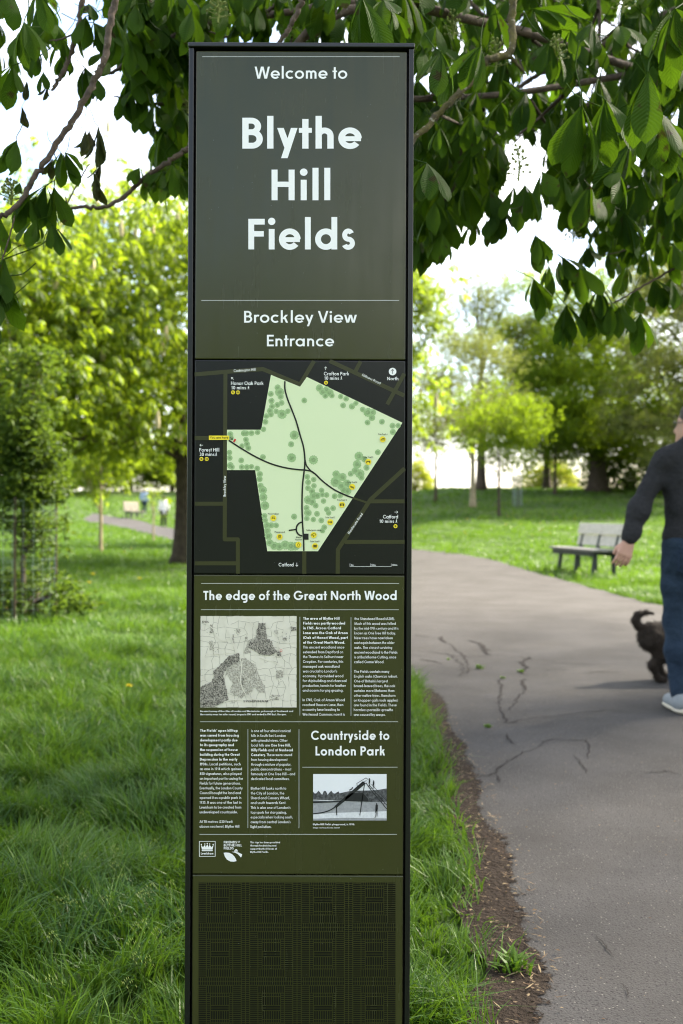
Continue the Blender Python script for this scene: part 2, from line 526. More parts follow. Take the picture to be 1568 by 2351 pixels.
CR = [([(1075, 1475), (1100, 1482), (1112, 1492), (1108, 1504), (1126, 1510)], .055), ([(1126, 1510), (1160, 1512)], .015),
      ([(1012, 1465), (1022, 1474), (1030, 1482)], .05), ([(955, 1463), (990, 1466)], .025),
      ([(1216, 1515), (1200, 1528), (1208, 1540), (1190, 1548)], .05), ([(1190, 1548), (1205, 1556)], .02),
      ([(1205, 1565), (1198, 1580), (1203, 1592)], .035), ([(1150, 1555), (1152, 1585), (1149, 1600)], .018),
      ([(1240, 1545), (1300, 1546)], .014), ([(1340, 1555), (1420, 1552)], .02),
      ([(1145, 1625), (1160, 1650), (1166, 1668), (1200, 1664), (1230, 1655)], .02), ([(1225, 1657), (1290, 1648)], .012),
      ([(1228, 1730), (1250, 1712), (1270, 1702), (1300, 1708), (1340, 1712), (1358, 1735), (1350, 1755)], .016),
      ([(1165, 1695), (1178, 1720)], .02), ([(1090, 1792), (1130, 1790), (1140, 1775), (1158, 1766)], .02), ([(1140, 1790), (1150, 1806)], .014),
      ([(1320, 1740), (1340, 1775), (1346, 1790)], .012), ([(1480, 1785), (1530, 1786), (1568, 1793)], .016),
      ([(1366, 2165), (1390, 2180), (1402, 2200), (1408, 2215)], .012), ([(1430, 2280), (1440, 2310)], .010),
      ([(1050, 1745), (1075, 1770), (1090, 1778)], .022), ([(1020, 1500), (1050, 1530), (1060, 1560)], .014), ([(960, 1520), (1010, 1530)], .03),
      ([(952, 1498), (1020, 1508), (1080, 1514), (1126, 1511)], .022), ([(1160, 1512), (1216, 1516), (1300, 1528), (1420, 1532)], .016), ([(1203, 1592), (1190, 1620), (1165, 1640)], .018), ([(1149, 1600), (1140, 1622), (1145, 1628)], .018), ([(1030, 1482), (1060, 1512), (1075, 1540), (1050, 1560)], .018), ([(1290, 1648), (1380, 1640), (1470, 1646)], .012), ([(1158, 1766), (1200, 1745), (1228, 1730)], .014)]
for k, (p, w_) in enumerate(CR):
    crack(p, w_, k)
# ------------------------------------------------------------------ geometric sans lettering, built from strokes
XH, ASC, DSC = 0.67, 1.06, -0.31
def glyph(ch, s, seg):
    P = []
    def L(x1, y1, x2, y2, t=None):
        t = s if t is None else t
        if abs(x1 - x2) < 1e-9: P.append([(x1 - t / 2, y1), (x1 + t / 2, y1), (x1 + t / 2, y2), (x1 - t / 2, y2)])
        else: P.append([(x1, y1 - t / 2), (x2, y1 - t / 2), (x2, y1 + t / 2), (x1, y1 + t / 2)])
    def D(x1, y1, x2, y2, t=None):
        t = s if t is None else t
        hw = t / 2 * math.hypot(x2 - x1, y2 - y1) / abs(y2 - y1)
        P.append([(x1 - hw, y1), (x1 + hw, y1), (x2 + hw, y2), (x2 - hw, y2)])
    def A(cx, cy, rx, ry, a0, a1, t=None):
        t = s if t is None else t
        n = max(3, int(abs(a1 - a0) / 360 * seg))
        for k in range(n):
            q = []
            for a, d in ((k, 1), (k + 1, 1), (k + 1, -1), (k, -1)):
                an = R(a0 + (a1 - a0) * a / n)
                q.append((cx + (rx + d * t / 2) * math.cos(an), cy + (ry + d * t / 2) * math.sin(an)))
            P.append(q)
    def dot(cx, cy, r):
        n = max(8, seg // 2)
        P.append([(cx + r * math.cos(2 * math.pi * k / n), cy + r * math.sin(2 * math.pi * k / n)) for k in range(n)])
    h = s / 2
    ro = XH / 2 + .015; r = ro - h; cy = XH / 2
    wn = .54; ra = (wn - s) / 2
    b = (.09, .09)
    if ch == ' ': return P, .30, (0, 0)
    if ch in 'obdpqacegQ' and ch != 'Q': b = (.05, .05)
    if ch == 'o': A(ro, cy, r, r, 0, 360); w = 2 * ro
    elif ch in 'adqg':
        A(ro, cy, r, r, 0, 360); x = 2 * ro - h + .015; w = 2 * ro + .015; b = (.05, .09)
        if ch == 'a': L(x, 0, x, XH)
        if ch == 'd': L(x, 0, x, ASC)
        if ch == 'q': L(x, DSC, x, XH)
        if ch == 'g': L(x, -.06, x, XH); A(x - .2, -.06, .2, .22 - h + .04, 0, -140)
    elif ch in 'bp':
        A(ro, cy, r, r, 0, 360); w = 2 * ro; b = (.09, .05)
        L(h - .015, 0 if ch == 'b' else DSC, h - .015, ASC if ch == 'b' else XH)
    elif ch == 'c': A(ro, cy, r, r, 48, 312); w = ro * 1.72
    elif ch == 'e': A(ro, cy, r, r, 0, 322); L(h, cy - s * .08, 2 * ro - s * .12, cy - s * .08, s * .84); w = 2 * ro
    elif ch == 'f':
        x = h + .08; L(x, 0, x, ASC - .16); A(x + .16, ASC - .16 - h + .03, .16, .13, 180, 75); L(0, XH - s * .42, x + .24, XH - s * .42, s * .84); w = x + .24; b = (.03, .02)
    elif ch in 'hn':
        L(h, 0, h, ASC if ch == 'h' else XH); y = XH + .012 - h - ra
        A(h + ra, y, ra, ra, 0, 180); L(wn - h, 0, wn - h, y); w = wn
    elif ch == 'm':
        wm = .48; rm = (wm - s) / 2; y = XH + .012 - h - rm
        L(h, 0, h, XH)
        for x0 in (0, wm - s): A(x0 + h + rm, y, rm, rm, 0, 180); L(x0 + wm - h, 0, x0 + wm - h, y)
        w = 2 * wm - s
    elif ch == 'r': L(h, 0, h, XH); A(h + .2, XH - .2 - h + .01, .2, .2, 62, 180); w = .31 + h; b = (.09, .0)
    elif ch == 's':
        ry = (XH + .024 - s) / 4; yu = XH + .012 - h - ry; yl = -.012 + h + ry
        s_ = s * .86; ry = (XH + .024 - s_) / 4; yu = XH + .012 - s_ / 2 - ry; yl = -.012 + s_ / 2 + ry; A(.215, yu, .195 - s_ / 2, ry, 25, 270, s_); A(.215, yl, .215 - s_ / 2, ry, 90, -155, s_); w = .43; b = (.05, .05)
    elif ch == 't': x = .1 + h; L(x, 0, x, .96); L(0, XH - s * .42, 2 * x, XH - s * .42, s * .84); w = 2 * x; b = (.02, .02)
    elif ch == 'u':
        y = -.012 + h + ra; A(h + ra, y, ra, ra, 180, 360); L(h, y, h, XH); L(wn - h, 0, wn - h, XH); w = wn
    elif ch in 'il': L(h, 0, h, XH if ch == 'i' else ASC); w = s; (dot(h, XH + .13 + s * .62, s * .64) if ch == 'i' else None)
    elif ch == 'j': L(h, DSC, h, XH); dot(h, XH + .13 + s * .62, s * .64); w = s
    elif ch == 'k':
        L(h, 0, h, ASC); hw = s * .65; w = .56
        D(s + .02, .30, w - hw - .03, XH); D(s + .14, .42, w - hw, 0)
    elif ch in 'vy':
        w = .62; hw = h * 1.1; m = w / 2
        if ch == 'v': D(hw, XH, m - h * .35, 0); D(w - hw, XH, m + h * .35, 0)
        else:
            D(hw, XH, m + h * .1, .03)
            k = (XH - DSC) / XH; D(w - hw, XH, w - hw - (w / 2 - hw) * k * .98, DSC)
        b = (.015, .015)
    elif ch == 'w':
        w = .95; hw = h * 1.08; q = w / 4; e = h * .3
        D(hw, XH, q + hw * .4 - e, 0); D(w / 2 - hw * .3, XH, q + hw * .4 + e, 0); D(w / 2 + hw * .3, XH, w - q - hw * .4 - e, 0); D(w - hw, XH, w - q - hw * .4 + e, 0); b = (.015, .015)
    elif ch == 'x': w = .58; hw = s * .62; D(hw, 0, w - hw, XH); D(hw, XH, w - hw, 0); b = (.02, .02)
    elif ch == 'z': w = .48; L(0, XH - h, w, XH - h); L(0, h, w, h); D(s * .75, h, w - s * .75, XH - h); b = (.04, .04)
    # capitals
    elif ch == 'A': w = .84; hw = h * 1.1; D(hw, 0, w / 2 - h * .35, 1); D(w - hw, 0, w / 2 + h * .35, 1); L(w * .22, .29, w * .78, .29, s * .85); b = (.01, .01)
    elif ch in 'BPR':
        ym = .53 if ch == 'B' else .47
        L(h, 0, h, 1); ry = (1 - h - ym) / 2; xb = .27; L(h, 1 - h, xb, 1 - h); L(h, ym, xb, ym); A(xb, ym + ry, ry + .01, ry, -90, 90); w = xb + ry + h
        if ch == 'B': r2 = (ym - h) / 2; L(h, h, xb + .03, h); A(xb + .03, h + r2, r2, r2, -90, 90); w = xb + .03 + r2 + h
        if ch == 'R': D(.27, ym, w - s * .55, 0); w += .03
        b = (.10, .04)
    elif ch in 'CG':
        A(.52, .5, .515 - h, .515 - h, 42, 318); w = .92; b = (.05, .05)
        if ch == 'G': L(.55, .46, .55 + .49, .46, s * .9); A(.52, .5, .515 - h, .515 - h, 318, 356); w = 1.04
    elif ch == 'D': L(h, 0, h, 1); L(h, 1 - h, .26, 1 - h); L(h, h, .26, h); A(.26, .5, .5 - h, .5 - h, -90, 90); w = .76; b = (.10, .05)
    elif ch in 'EF':
        L(h, 0, h, 1); w = .53; L(h, 1 - h, w, 1 - h); L(h, .51, w - .03, .51, s * .95); b = (.10, .04)
        if ch == 'E': L(h, h, w, h)
    elif ch == 'H': w = .72; L(h, 0, h, 1); L(w - h, 0, w - h, 1); L(h, .52, w - h, .52, s * .92); b = (.10, .10)
    elif ch == 'I': w = s; L(h, 0, h, 1); b = (.10, .10)
    elif ch == 'J': w = .34; L(w - h, .2, w - h, 1); A(w - h - .2, .2, .2, .215 - h, 0, -100); b = (.0, .10)
    elif ch == 'K': w = .68; L(h, 0, h, 1); D(s, .40, w - s * .7, 1); D(s + .14, .56, w - s * .6, 0); b = (.10, .01)
    elif ch == 'L': w = .46; L(h, 0, h, 1); L(h, h, w, h); b = (.10, .03)
    elif ch == 'M': w = .96; D(h + .01, 0, .19, 1); D(w - h - .01, 0, w - .19, 1); D(.19, 1, w / 2, 0.02, s * .9); D(w - .19, 1, w / 2, 0.02, s * .9); b = (.05, .05)
    elif ch == 'N': w = .80; L(h, 0, h, 1); L(w - h, 0, w - h, 1); D(h * 1.1, 1, w - h * 1.1, 0); b = (.10, .10)
    elif ch in 'OQ':
        A(.52, .5, .515 - h, .515 - h, 0, 360); w = 1.04; b = (.05, .05)
        if ch == 'Q': D(.62, .32, .96, -.02)
    elif ch == 'S':
        ry = (1.03 - s) / 4; yu = 1.015 - h - ry; yl = -.015 + h + ry
        A(.27, yu, .25 - h, ry, 25, 270); A(.27, yl, .28 - h, ry, 90, -155); w = .55; b = (.05, .05)
    elif ch == 'T': w = .56; L(w / 2, 0, w / 2, 1); L(0, 1 - h, w, 1 - h); b = (.02, .02)
    elif ch == 'U': w = .68; q = (w - s) / 2; A(w / 2, h + q - .015, q, q, 180, 360); L(h, h + q - .015, h, 1); L(w - h, h + q - .015, w - h, 1)
    elif ch == 'V': w = .78; hw = h * 1.08; D(hw, 1, w / 2 - h * .35, 0); D(w - hw, 1, w / 2 + h * .35, 0); b = (.01, .01)
    elif ch == 'W': w = 1.16; hw = h * 1.05; q = w / 4; e = h * .3; D(hw, 1, q + hw * .3 - e, 0); D(w / 2 - hw * .3, 1, q + hw * .3 + e, 0); D(w / 2 + hw * .3, 1, w - q - hw * .3 - e, 0); D(w - hw, 1, w - q - hw * .3 + e, 0); b = (.01, .01)
    elif ch == 'X': w = .7; hw = s * .62; D(hw, 0, w - hw, 1); D(hw, 1, w - hw, 0); b = (.01, .01)
    elif ch == 'Y': w = .72; hw = s * .6; L(w / 2, 0, w / 2, .45); D(hw, 1, w / 2, .42); D(w - hw, 1, w / 2, .42); b = (.01, .01)
    elif ch == 'Z': w = .62; L(0, 1 - h, w, 1 - h); L(0, h, w, h); D(s * .7, h, w - s * .7, 1 - h); b = (.04, .04)
    # figures
    elif ch == '0': A(.28, .5, .28 - h, .515 - h, 0, 360); w = .56; b = (.05, .05)
    elif ch == '1': L(.19, 0, .19, 1); P.append([(.19, 1), (.02, .84), (.02, .84 - s), (.19, 1 - s * .9)]); w = .19 + h; b = (.10, .13)
    elif ch == '2': A(.27, .73, .255 - h, .285 - h, 170, -25); D(.47 - h * .2, .60, s * .62, h); L(0, h, .54, h); w = .54; b = (.05, .05)
    elif ch == '3':
        A(.25, .755, .22 - h, .26 - h, 160, -90); A(.25, .27, .26 - h, .285 - h, 90, -160); w = .51; b = (.05, .06)
    elif ch == '4': L(.42, 0, .42, 1); D(.42 - h * .4, 1, h * 1.2, .24 + h); L(0, .26, .58, .26); w = .58; b = (.03, .03)
    elif ch == '5': L(.14, 1 - h, .50, 1 - h); D(.13 + h * .6, 1, .07 + h * .6, .5); A(.24, .33, .28 - h, .345 - h, 125, -150); w = .52; b = (.05, .05)
    elif ch == '6': A(.28, .31, .28 - h, .325 - h, 0, 360); D(.42 - h * .3, 1, .06 + h * .6, .40); w = .56; b = (.05, .05)
    elif ch == '9': A(.28, .69, .28 - h, .325 - h, 0, 360); D(.50 - h * .6, .60, .14 + h * .3, 0); w = .56; b = (.05, .05)
    elif ch == '7': L(0, 1 - h, .54, 1 - h); D(.54 - s * .6, 1 - h, .12 + s * .55, 0); w = .54; b = (.05, .03)
    elif ch == '8': A(.27, .755, .21 - h, .26 - h, 0, 360); A(.27, .265, .27 - h, .28 - h, 0, 360); w = .54; b = (.05, .05)
    elif ch == '.': dot(s * .6, s * .58, s * .66); w = s * 1.2
    elif ch == ',': P.append([(s * .15, -.19), (s * .15 + s * .8, -.19), (s * 1.45, s * 1.1), (s * .5, s * 1.1)]); w = s * 1.4; b = (.03, .07)
    elif ch == ';': P.append([(s * .15, -.19), (s * .95, -.19), (s * 1.45, s * 1.1), (s * .5, s * 1.1)]); dot(s, XH - s * .6, s * .66); w = s * 1.6
    elif ch == ':': dot(s * .6, s * .6, s * .66); dot(s * .6, XH - s * .6, s * .66); w = s * 1.2
    elif ch == "'": P.append([(0, .68), (s * .8, .68), (s * 1.4, 1.04), (s * .35, 1.04)]); w = s * 1.3; b = (.03, .03)
    elif ch == '(': A(.62, .42, .62 - h, .80, 143, 217, s * .9); w = .24; b = (.06, .02)
    elif ch == ')': A(-.38, .42, .62 - h, .80, 37, -37, s * .9); w = .24; b = (.02, .06)
    elif ch == '-': L(0, .33, .28, .33, s * .9); w = .28; b = (.06, .06)
    elif ch == '_': L(0, .33, .46, .33, s * .8); w = .46; b = (.08, .08)   # drawn as an en dash
    else: raise ValueError(ch)
    return P, w, b

_GC = {}
def union2d(polys):
    vs_, fs = [], []
    for p in polys:
        a = sum(p[i - 1][0] * p[i][1] - p[i][0] * p[i - 1][1] for i in range(len(p)))
        if a < 0: p = p[::-1]
        fs.append(list(range(len(vs_), len(vs_) + len(p))))
        vs_ += [Vector(q) for q in p]
    v, e, f, ov, oe, of = delaunay_2d_cdt(vs_, [], fs, 1, 1e-5, True)
    return [(q[0], q[1]) for q in v], [list(t) for t, o in zip(f, of) if len(o)]
def glyph_mesh(ch, s, seg):
    k = (ch, s, seg)
    if k not in _GC:
        P, w, b = glyph(ch, s, seg)
        _GC[k] = (*(union2d(P) if P else ([], [])), w, b)
    return _GC[k]

PK = 2.0 / (35.0 / 24.0 * 2500.0)
def P2(px, py):
    """print position on the front face, from 2500-px picture coordinates"""
    u, v = (px - 1250) * PK, -(py - 1874) * PK
    return u * cr - v * sr, CAM_H + u * sr + v * cr

class Ink:
    """one layer of one colour of print"""
    def __init__(s): s.V = []; s.F = []
    def add(s, V, F):
        n = len(s.V)
        s.V += [tuple(v) for v in V]
        s.F += [[i + n for i in f] for f in F]
    def poly(s, *polys):
        V, F = union2d([list(map(tuple, p)) for p in polys]); s.add(V, F)
    def rect(s, x0, y0, x1, y1): s.add([(x0, y0), (x1, y0), (x1, y1), (x0, y1)], [[0, 1, 2, 3]])
    def disc(s, cx, cy, r, n=20): s.add([(cx + r * math.cos(2 * math.pi * k / n), cy + r * math.sin(2 * math.pi * k / n)) for k in range(n)], [list(range(n))])
    def strokes(s, lines, close=False):
        """lines: list of (points, width), merged into one flat shape"""
        pol = []
        for pts, wd in lines:
            for (x1, y1), (x2, y2) in zip(pts[:-1], pts[1:]):
                l = math.hypot(x2 - x1, y2 - y1) or 1
                nx, ny = -(y2 - y1) / l * wd / 2, (x2 - x1) / l * wd / 2
                pol.append([(x1 + nx, y1 + ny), (x2 + nx, y2 + ny), (x2 - nx, y2 - ny), (x1 - nx, y1 - ny)])
            for (x, y) in pts[1:-1]:
                pol.append([(x + wd / 2 * math.cos(k * math.pi / 5 + .013), y + wd / 2 * math.sin(k * math.pi / 5 + .013)) for k in range(10)])
        s.poly(*pol)
    def ring(s, cx, cy, r, t, n=24, a0=0, a1=360):
        V = []; F = []
        for k in range(n + 1):
            a = R(a0 + (a1 - a0) * k / n)
            V += [(cx + (r + t / 2) * math.cos(a), cy + (r + t / 2) * math.sin(a)), (cx + (r - t / 2) * math.cos(a), cy + (r - t / 2) * math.sin(a))]
        for k in range(n): F.append([2 * k, 2 * k + 2, 2 * k + 3, 2 * k + 1])
        s.add(V, F)
    def text(s, runs, x, y, cap, right=None, seg=16, rot=0.0, italic=False, track=0.0):
        """runs: [(string, stroke), ...]; left x, baseline y, cap height, all in picture px; right fits the width"""
        V, F, pen, first, end = [], [], 0.0, True, 0
        for st, wt in runs:
            it = italic
            for ch in st:
                if ch == '~': it = not it; continue
                gv_, gf_, gw, b = glyph_mesh(ch, wt, seg)
                if not first: pen += b[0] + track
                n = len(V)
                sh = .2 if it else 0
                V += [(pen + q[0] + sh * q[1], q[1]) for q in gv_]
                F += [[i + n for i in f] for f in gf_]
                pen += gw
                if ch != ' ': end = pen
                pen += b[1]; first = False
        sx = cap if right is None else (right - x) / end
        c, d = math.cos(R(rot)), math.sin(R(rot))
        out = []
        for q in V:
            a, e = q[0] * sx, q[1] * cap
            out.append((x + a * c - e * d, y - (a * d + e * c)))
        s.add(out, F)
    def build(s, name, m, parent, depth):
        """lay the print 'depth' metres in front of the panel plane (y = 2)"""
        V = []
        for q in s.V:
            X, Z = P2(*q); V.append((X, 2.0 - depth, Z))
        V = np.array(V)
        fl = {}
        for f in s.F:
            a = sum(V[f[i - 1]][0] * V[f[i]][2] - V[f[i]][0] * V[f[i - 1]][2] for i in range(len(f)))
            fl.setdefault(len(f), []).append(f if a > 0 else f[::-1])
        return link(name, mesh_np(name, V, list(fl.values()), [m]), parent)

# ------------------------------------------------------------------ the sign
OLIVE = (0.0440, 0.0450, 0.0150)
M_panel = mat('olive_enamel', OLIVE, 0.22, 0.40, noise=(9, 0.35, (0.038, 0.039, 0.0130)), bump=(420, 0.06, 0.001), speck=(80, 0.06, (0.14, 0.14, 0.12)))
def weathered(m, lo, hi):
    # faint rain streaks and wiped patches in the gloss
    t = m.node_tree; p = t.nodes['Principled BSDF']
    g = t.nodes.new('ShaderNodeNewGeometry'); mp_ = t.nodes.new('ShaderNodeMapping'); mp_.inputs['Scale'].default_value = (55, 55, 1.6)
    n = t.nodes.new('ShaderNodeTexNoise'); n.inputs['Scale'].default_value = 1.0; n.inputs['Detail'].default_value = 5
    n2 = t.nodes.new('ShaderNodeTexNoise'); n2.inputs['Scale'].default_value = 7; n2.inputs['Detail'].default_value = 4
    t.links.new(g.outputs['Position'], mp_.inputs['Vector']); t.links.new(mp_.outputs['Vector'], n.inputs['Vector']); t.links.new(g.outputs['Position'], n2.inputs['Vector'])
    a = t.nodes.new('ShaderNodeMath'); a.operation = 'ADD'; t.links.new(n.outputs['Fac'], a.inputs[0]); t.links.new(n2.outputs['Fac'], a.inputs[1])
    r = t.nodes.new('ShaderNodeMapRange'); r.inputs['From Min'].default_value = .75; r.inputs['From Max'].default_value = 1.25; r.inputs['To Min'].default_value = lo; r.inputs['To Max'].default_value = hi
    t.links.new(a.outputs[0], r.inputs['Value']); t.links.new(r.outputs['Result'], p.inputs['Roughness'])
weathered(M_panel, .15, .30)
M_map = mat('map_charcoal', (0.0100, 0.0098, 0.0104), 0.26, 0.34, bump=(420, 0.06, 0.001), speck=(110, 0.05, (0.14, 0.14, 0.14)))
M_frame = mat('black_frame_paint', (0.0085, 0.0090, 0.0080), 0.33, 0.4, bump=(300, 0.05, 0.001), speck=(120, 0.05, (0.10, 0.10, 0.09)))
M_gap = mat('black_recess', (0.004, 0.004, 0.004), 0.6, 0.2)
M_white = mat('white_print', (0.86, 0.85, 0.83), 0.45, 0.3)
M_rule = mat('pale_rule_print', (0.52, 0.53, 0.50), 0.45, 0.3)
M_road = mat('road_print', (0.042, 0.043, 0.0155), 0.35, 0.3)
M_park = mat('park_print', lin(216, 226, 184), 0.45, 0.3, noise=(3, 0.5, lin(210, 223, 178)))
M_tree1 = mat('tree_print', lin(165, 193, 140), 0.5, 0.3, noise=(160, 0.8, lin(138, 170, 110)))
M_tree2 = mat('tree_print_dark', lin(122, 150, 98), 0.5, 0.3, noise=(220, 0.8, lin(155, 180, 128)))
M_black = mat('black_print', (0.012, 0.013, 0.010), 0.45, 0.3)
M_yellow = mat('yellow_print', lin(238, 214, 50), 0.45, 0.3)
M_red = mat('red_print', lin(205, 40, 35), 0.45, 0.3)
M_tile = mat('tile_print', (0.0048, 0.0048, 0.0028), 0.5, 0.15, speck=(60, 0.05, (0.10, 0.10, 0.09)))

SX0, SZ0 = P2(1090, 3748)
totem = thing('park_sign', 'tall olive and black park entrance sign with white lettering and a green map', 'sign', (P2(1097, 1874)[0], 2.05, 0.0))
def fr_box(px0, py0, px1, py1, y0, y1, bev, name, m, parent):
    """an upright box on the sign, from two corners of the picture (2500 px)"""
    x0, z1 = P2(px0, py0); x1, z0 = P2(px1, py1)
    b = MB(); b.box((x0, y0, z0), (x1, y1, z1), bev); return b.build(name, m, parent)
def xat(px, py): return P2(px, py)[0]
XL0, XL1, XP0, XP1, XR0, XR1 = xat(687, 1300), xat(706, 1300), xat(713.0, 1300), xat(1484.5, 1300), xat(1491.5, 1300), xat(1510, 1300)
def zat(py): return P2(1097, py)[1]
def pbox(x0, x1, z0, z1, y0, y1, bev, name, m, parent=totem):
    b = MB(); b.box((x0, y0, z0), (x1, y1, z1), bev); return b.build(name, m, parent)
ZT = zat(178)
pbox(XL0, XL1, -0.02, ZT, 1.997, 2.105, 0.0016, 'side_rail', M_frame)
pbox(XR0, XR1, -0.02, ZT, 1.997, 2.105, 0.0016, 'side_rail', M_frame)
pbox(XL0 - .0015, XR1 + .0015, zat(177), zat(160.5), 1.993, 2.108, 0.0016, 'top_cap', mat('top_cap_paint', (0.013, 0.014, 0.016), 0.4, 0.45, bump=(300, .05, .001)))
pbox(XL1 + .0008, XR0 - .0008, -0.02, ZT - .001, 2.012, 2.100, 0.0, 'back_board', M_gap)
def panel(pt, pb, name, m):
    zb = -0.02 if pb is None else zat(pb)
    return pbox(XP0, XP1, zb, zat(pt), 2.0, 2.0115, 0.0022, name, m)
p_head = panel(186.5, 1315.5, 'header_panel', M_panel)
p_map = panel(1318.5, 2101.8, 'map_panel', M_map)
p_info = panel(2105.0, 3200.5, 'info_panel', M_panel)
p_base = panel(3204.0, None, 'base_panel', M_panel)

D1, D2, D3, D4, D5 = 0.0003, 0.0006, 0.0009, 0.0012, 0.0015
WB, WM, WR = 0.195, 0.17, 0.135          # strokes: demi, medium, book

# header
k = Ink(); k.rect(740, 206.5, 1463, 208.6); k.rect(737, 1098.5, 1461, 1100.6); k.build('rule_line', M_rule, p_head, D1)
for st, wt, x, y, cap, rt in (('Welcome to', .152, 932, 288, 44, 1271), ('Blythe', .188, 887, 544, 113, 1324), ('Hill', .188, 994, 733, 112, 1209), ('Fields', .188, 909, 913, 112, 1299), ('Brockley View', .152, 893.5, 1181, 43, 1306.5), ('Entrance', .152, 977, 1267.5, 42, 1223)):
    k = Ink(); k.text([(st, wt)], x, y, cap, rt, 36); k.build('lettering', M_white, p_head, D1)

# map panel
def A_(x, y): return (660 + x / 1.8023, 1290 + y / 1.8023)
def Al(pts): return [A_(*p) for p in pts]
AS = 1 / 1.8023
k = Ink()
k.strokes([(Al(p), wd * AS) for p, wd in (
    ([(95, 145), (300, 128), (545, 110), (790, 212), (882, 56)], 27), ([(298, 125), (293, 1233), (380, 1233), (380, 1460)], 26),
    ([(95, 565), (300, 565)], 27), ([(95, 998), (293, 998)], 26), ([(95, 1391), (380, 1391)], 26),
    ([(985, 56), (1478, 285)], 27), ([(1190, 58), (1155, 125)], 26), ([(1478, 140), (1365, 343)], 26),
    ([(1480, 765), (1255, 970), (1040, 1300), (1038, 1460)], 27), ([(1250, 982), (1480, 982)], 26), ([(1085, 1250), (1480, 1250)], 26),
    ([(1140, 960), (1240, 993)], 13), ([(818, 1312), (818, 1460)], 27))])
k.build('road_line', M_road, p_map, D1)
k = Ink()
k.poly(Al([(598, 148), (790, 226), (835, 162), (1465, 464), (908, 1311), (574, 1311), (494, 776), (308, 776), (308, 510), (534, 510)]))
k.build('park_area', M_park, p_map, D2)
TR = '''642 231 20;655 262 30;662 292 20;597 273 19;602 320 20;668 333 19;640 346 19;605 358 19;592 385 20;597 408 20;632 388 18;671 408 31;709 388 18;568 420 18;562 457 19;549 507 18;
330 540 20;334 562 18;420 533 20;436 533 19;470 533 19;510 527 18;433 575 19;440 605 20;449 630 19;407 617 17;325 660 18;326 696 19;330 745 22;342 756 18;402 712 19;405 756 18;440 756 19;470 753 17;508 766 19;545 690 19;
525 803 20;523 835 20;530 880 20;545 908 27;548 955 27;558 1010 29;555 1078 19;560 1108 19;572 1140 22;600 1140 20;633 1140 18;575 1175 22;582 1210 26;590 1255 24;620 1275 27;655 1280 26;692 1270 30;730 1278 30;760 1278 28;752 545 30;731 606 20;734 695 30;878 709 30;818 317 19;751 1083 20;
918 235 24;940 260 24;957 285 20;985 265 26;1000 285 18;965 245 22;1058 291 18;1094 306 18;1074 349 19;1132 356 20;1158 335 17;1203 376 18;1238 396 30;1270 396 22;1264 430 22;1235 462 19;1330 457 19;1400 483 20;1437 483 17;1402 525 20;
1303 658 19;1178 684 29;1215 705 20;1166 738 28;1228 760 20;1155 780 25;1124 800 19;1185 800 30;1195 825 20;1028 803 25;1070 822 27;1025 853 34;1062 880 27;1100 865 27;1105 915 24;1080 905 24;1055 945 18;1018 948 19;
838 820 18;880 838 18;843 856 19;882 880 18;843 895 19;868 915 21;880 945 27;905 945 22;932 910 18;938 938 18;965 940 18;945 980 18;845 972 29;870 985 25;893 1010 19;833 1025 19;842 1058 25;835 1095 18;902 1064 19;878 1102 18;930 1108 19;967 1035 19;978 1058 18;1008 1027 19;950 1153 19;938 1175 18'''
tr = [tuple(map(float, q.split())) for q in TR.replace('\n', '').split(';')]
k = Ink(); rr = random.Random(3)
def blob(x, y, r, n=13):
    o = rr.random() * 6.28
    return [A_(x + r * (1.05 if j % 2 else .93) * math.cos(o + 2 * math.pi * j / (2 * n)), y + r * (1.05 if j % 2 else .93) * math.sin(o + 2 * math.pi * j / (2 * n))) for j in range(2 * n)]
k.poly(*[blob(x, y, r) for x, y, r in tr]); k.build('tree_print', M_tree1, p_map, D3)
k = Ink(); k.poly(*[blob(x, y, r * .5, 8) for x, y, r in tr]); k.build('tree_print', M_tree2, p_map, D4)
k = Ink()
p1 = crom([(690, 190), (690, 240), (705, 300), (730, 365), (763, 450), (790, 545), (812, 620), (821, 690), (821, 745), (815, 800), (806, 880), (803, 1000), (806, 1120), (813, 1230), (815, 1309)], 4)
p2 = crom([(320, 580), (400, 632), (500, 690), (600, 735), (700, 762), (780, 773), (830, 777), (875, 790), (940, 850), (1010, 902), (1075, 935), (1140, 960)], 4)
p3 = crom([(821, 700), (832, 745), (860, 780), (885, 800)], 4)
lp = [(805 + 40 * math.cos(R(a)), 1165 + 45 * math.sin(R(a))) for a in range(270, 85, -15)]
k.strokes([(Al(p1), 10 * AS), (Al(p2), 10 * AS), (Al(p3), 9 * AS), (Al(lp), 10 * AS), (Al([(716, 1174), (766, 1167)]), 9 * AS), (Al([(812, 1215), (846, 1215)]), 40 * AS)])
k.build('footpath_line', M_black, p_map, D5)
D6, D7, D8 = 0.0018, 0.0021, 0.0024
k = Ink()
IC = {'bars': (1335, 573), 'trim': (1240, 722), 'steps': (1134, 887), 'beam': (1067, 1004), 'posts': (989, 1119), 'net': (889, 1277), 'bat': (880, 1204), 'drop': (780, 1268), 'swing': (655, 1216), 'table': (614, 1092)}
for c in IC.values(): k.disc(*A_(*c), 20 * AS)
RL = [(348, 264), (961, 200), (140, 703), (1419, 1146)]; RD = [(381, 264), (175, 703)]
for c in RL + RD: k.disc(*A_(*c), 13 * AS)
k.rect(*A_(189, 549), *A_(323, 577))
k.build('icon_print', M_yellow, p_map, D6)
k = Ink()
def ln(*pts, t=3.0): return (Al(pts), t * AS)
S_ = []
for (x, y) in RL: S_ += [ln((x - 7, y - 3), (x + 7, y - 3), t=2.4), ln((x - 7, y + 3), (x + 7, y + 3), t=2.4), ln((x - 4, y - 6), (x + 4, y - 3), t=2), ln((x + 4, y - 3), (x - 4, y + 3), t=2), ln((x - 4, y + 3), (x + 4, y + 6), t=2)]
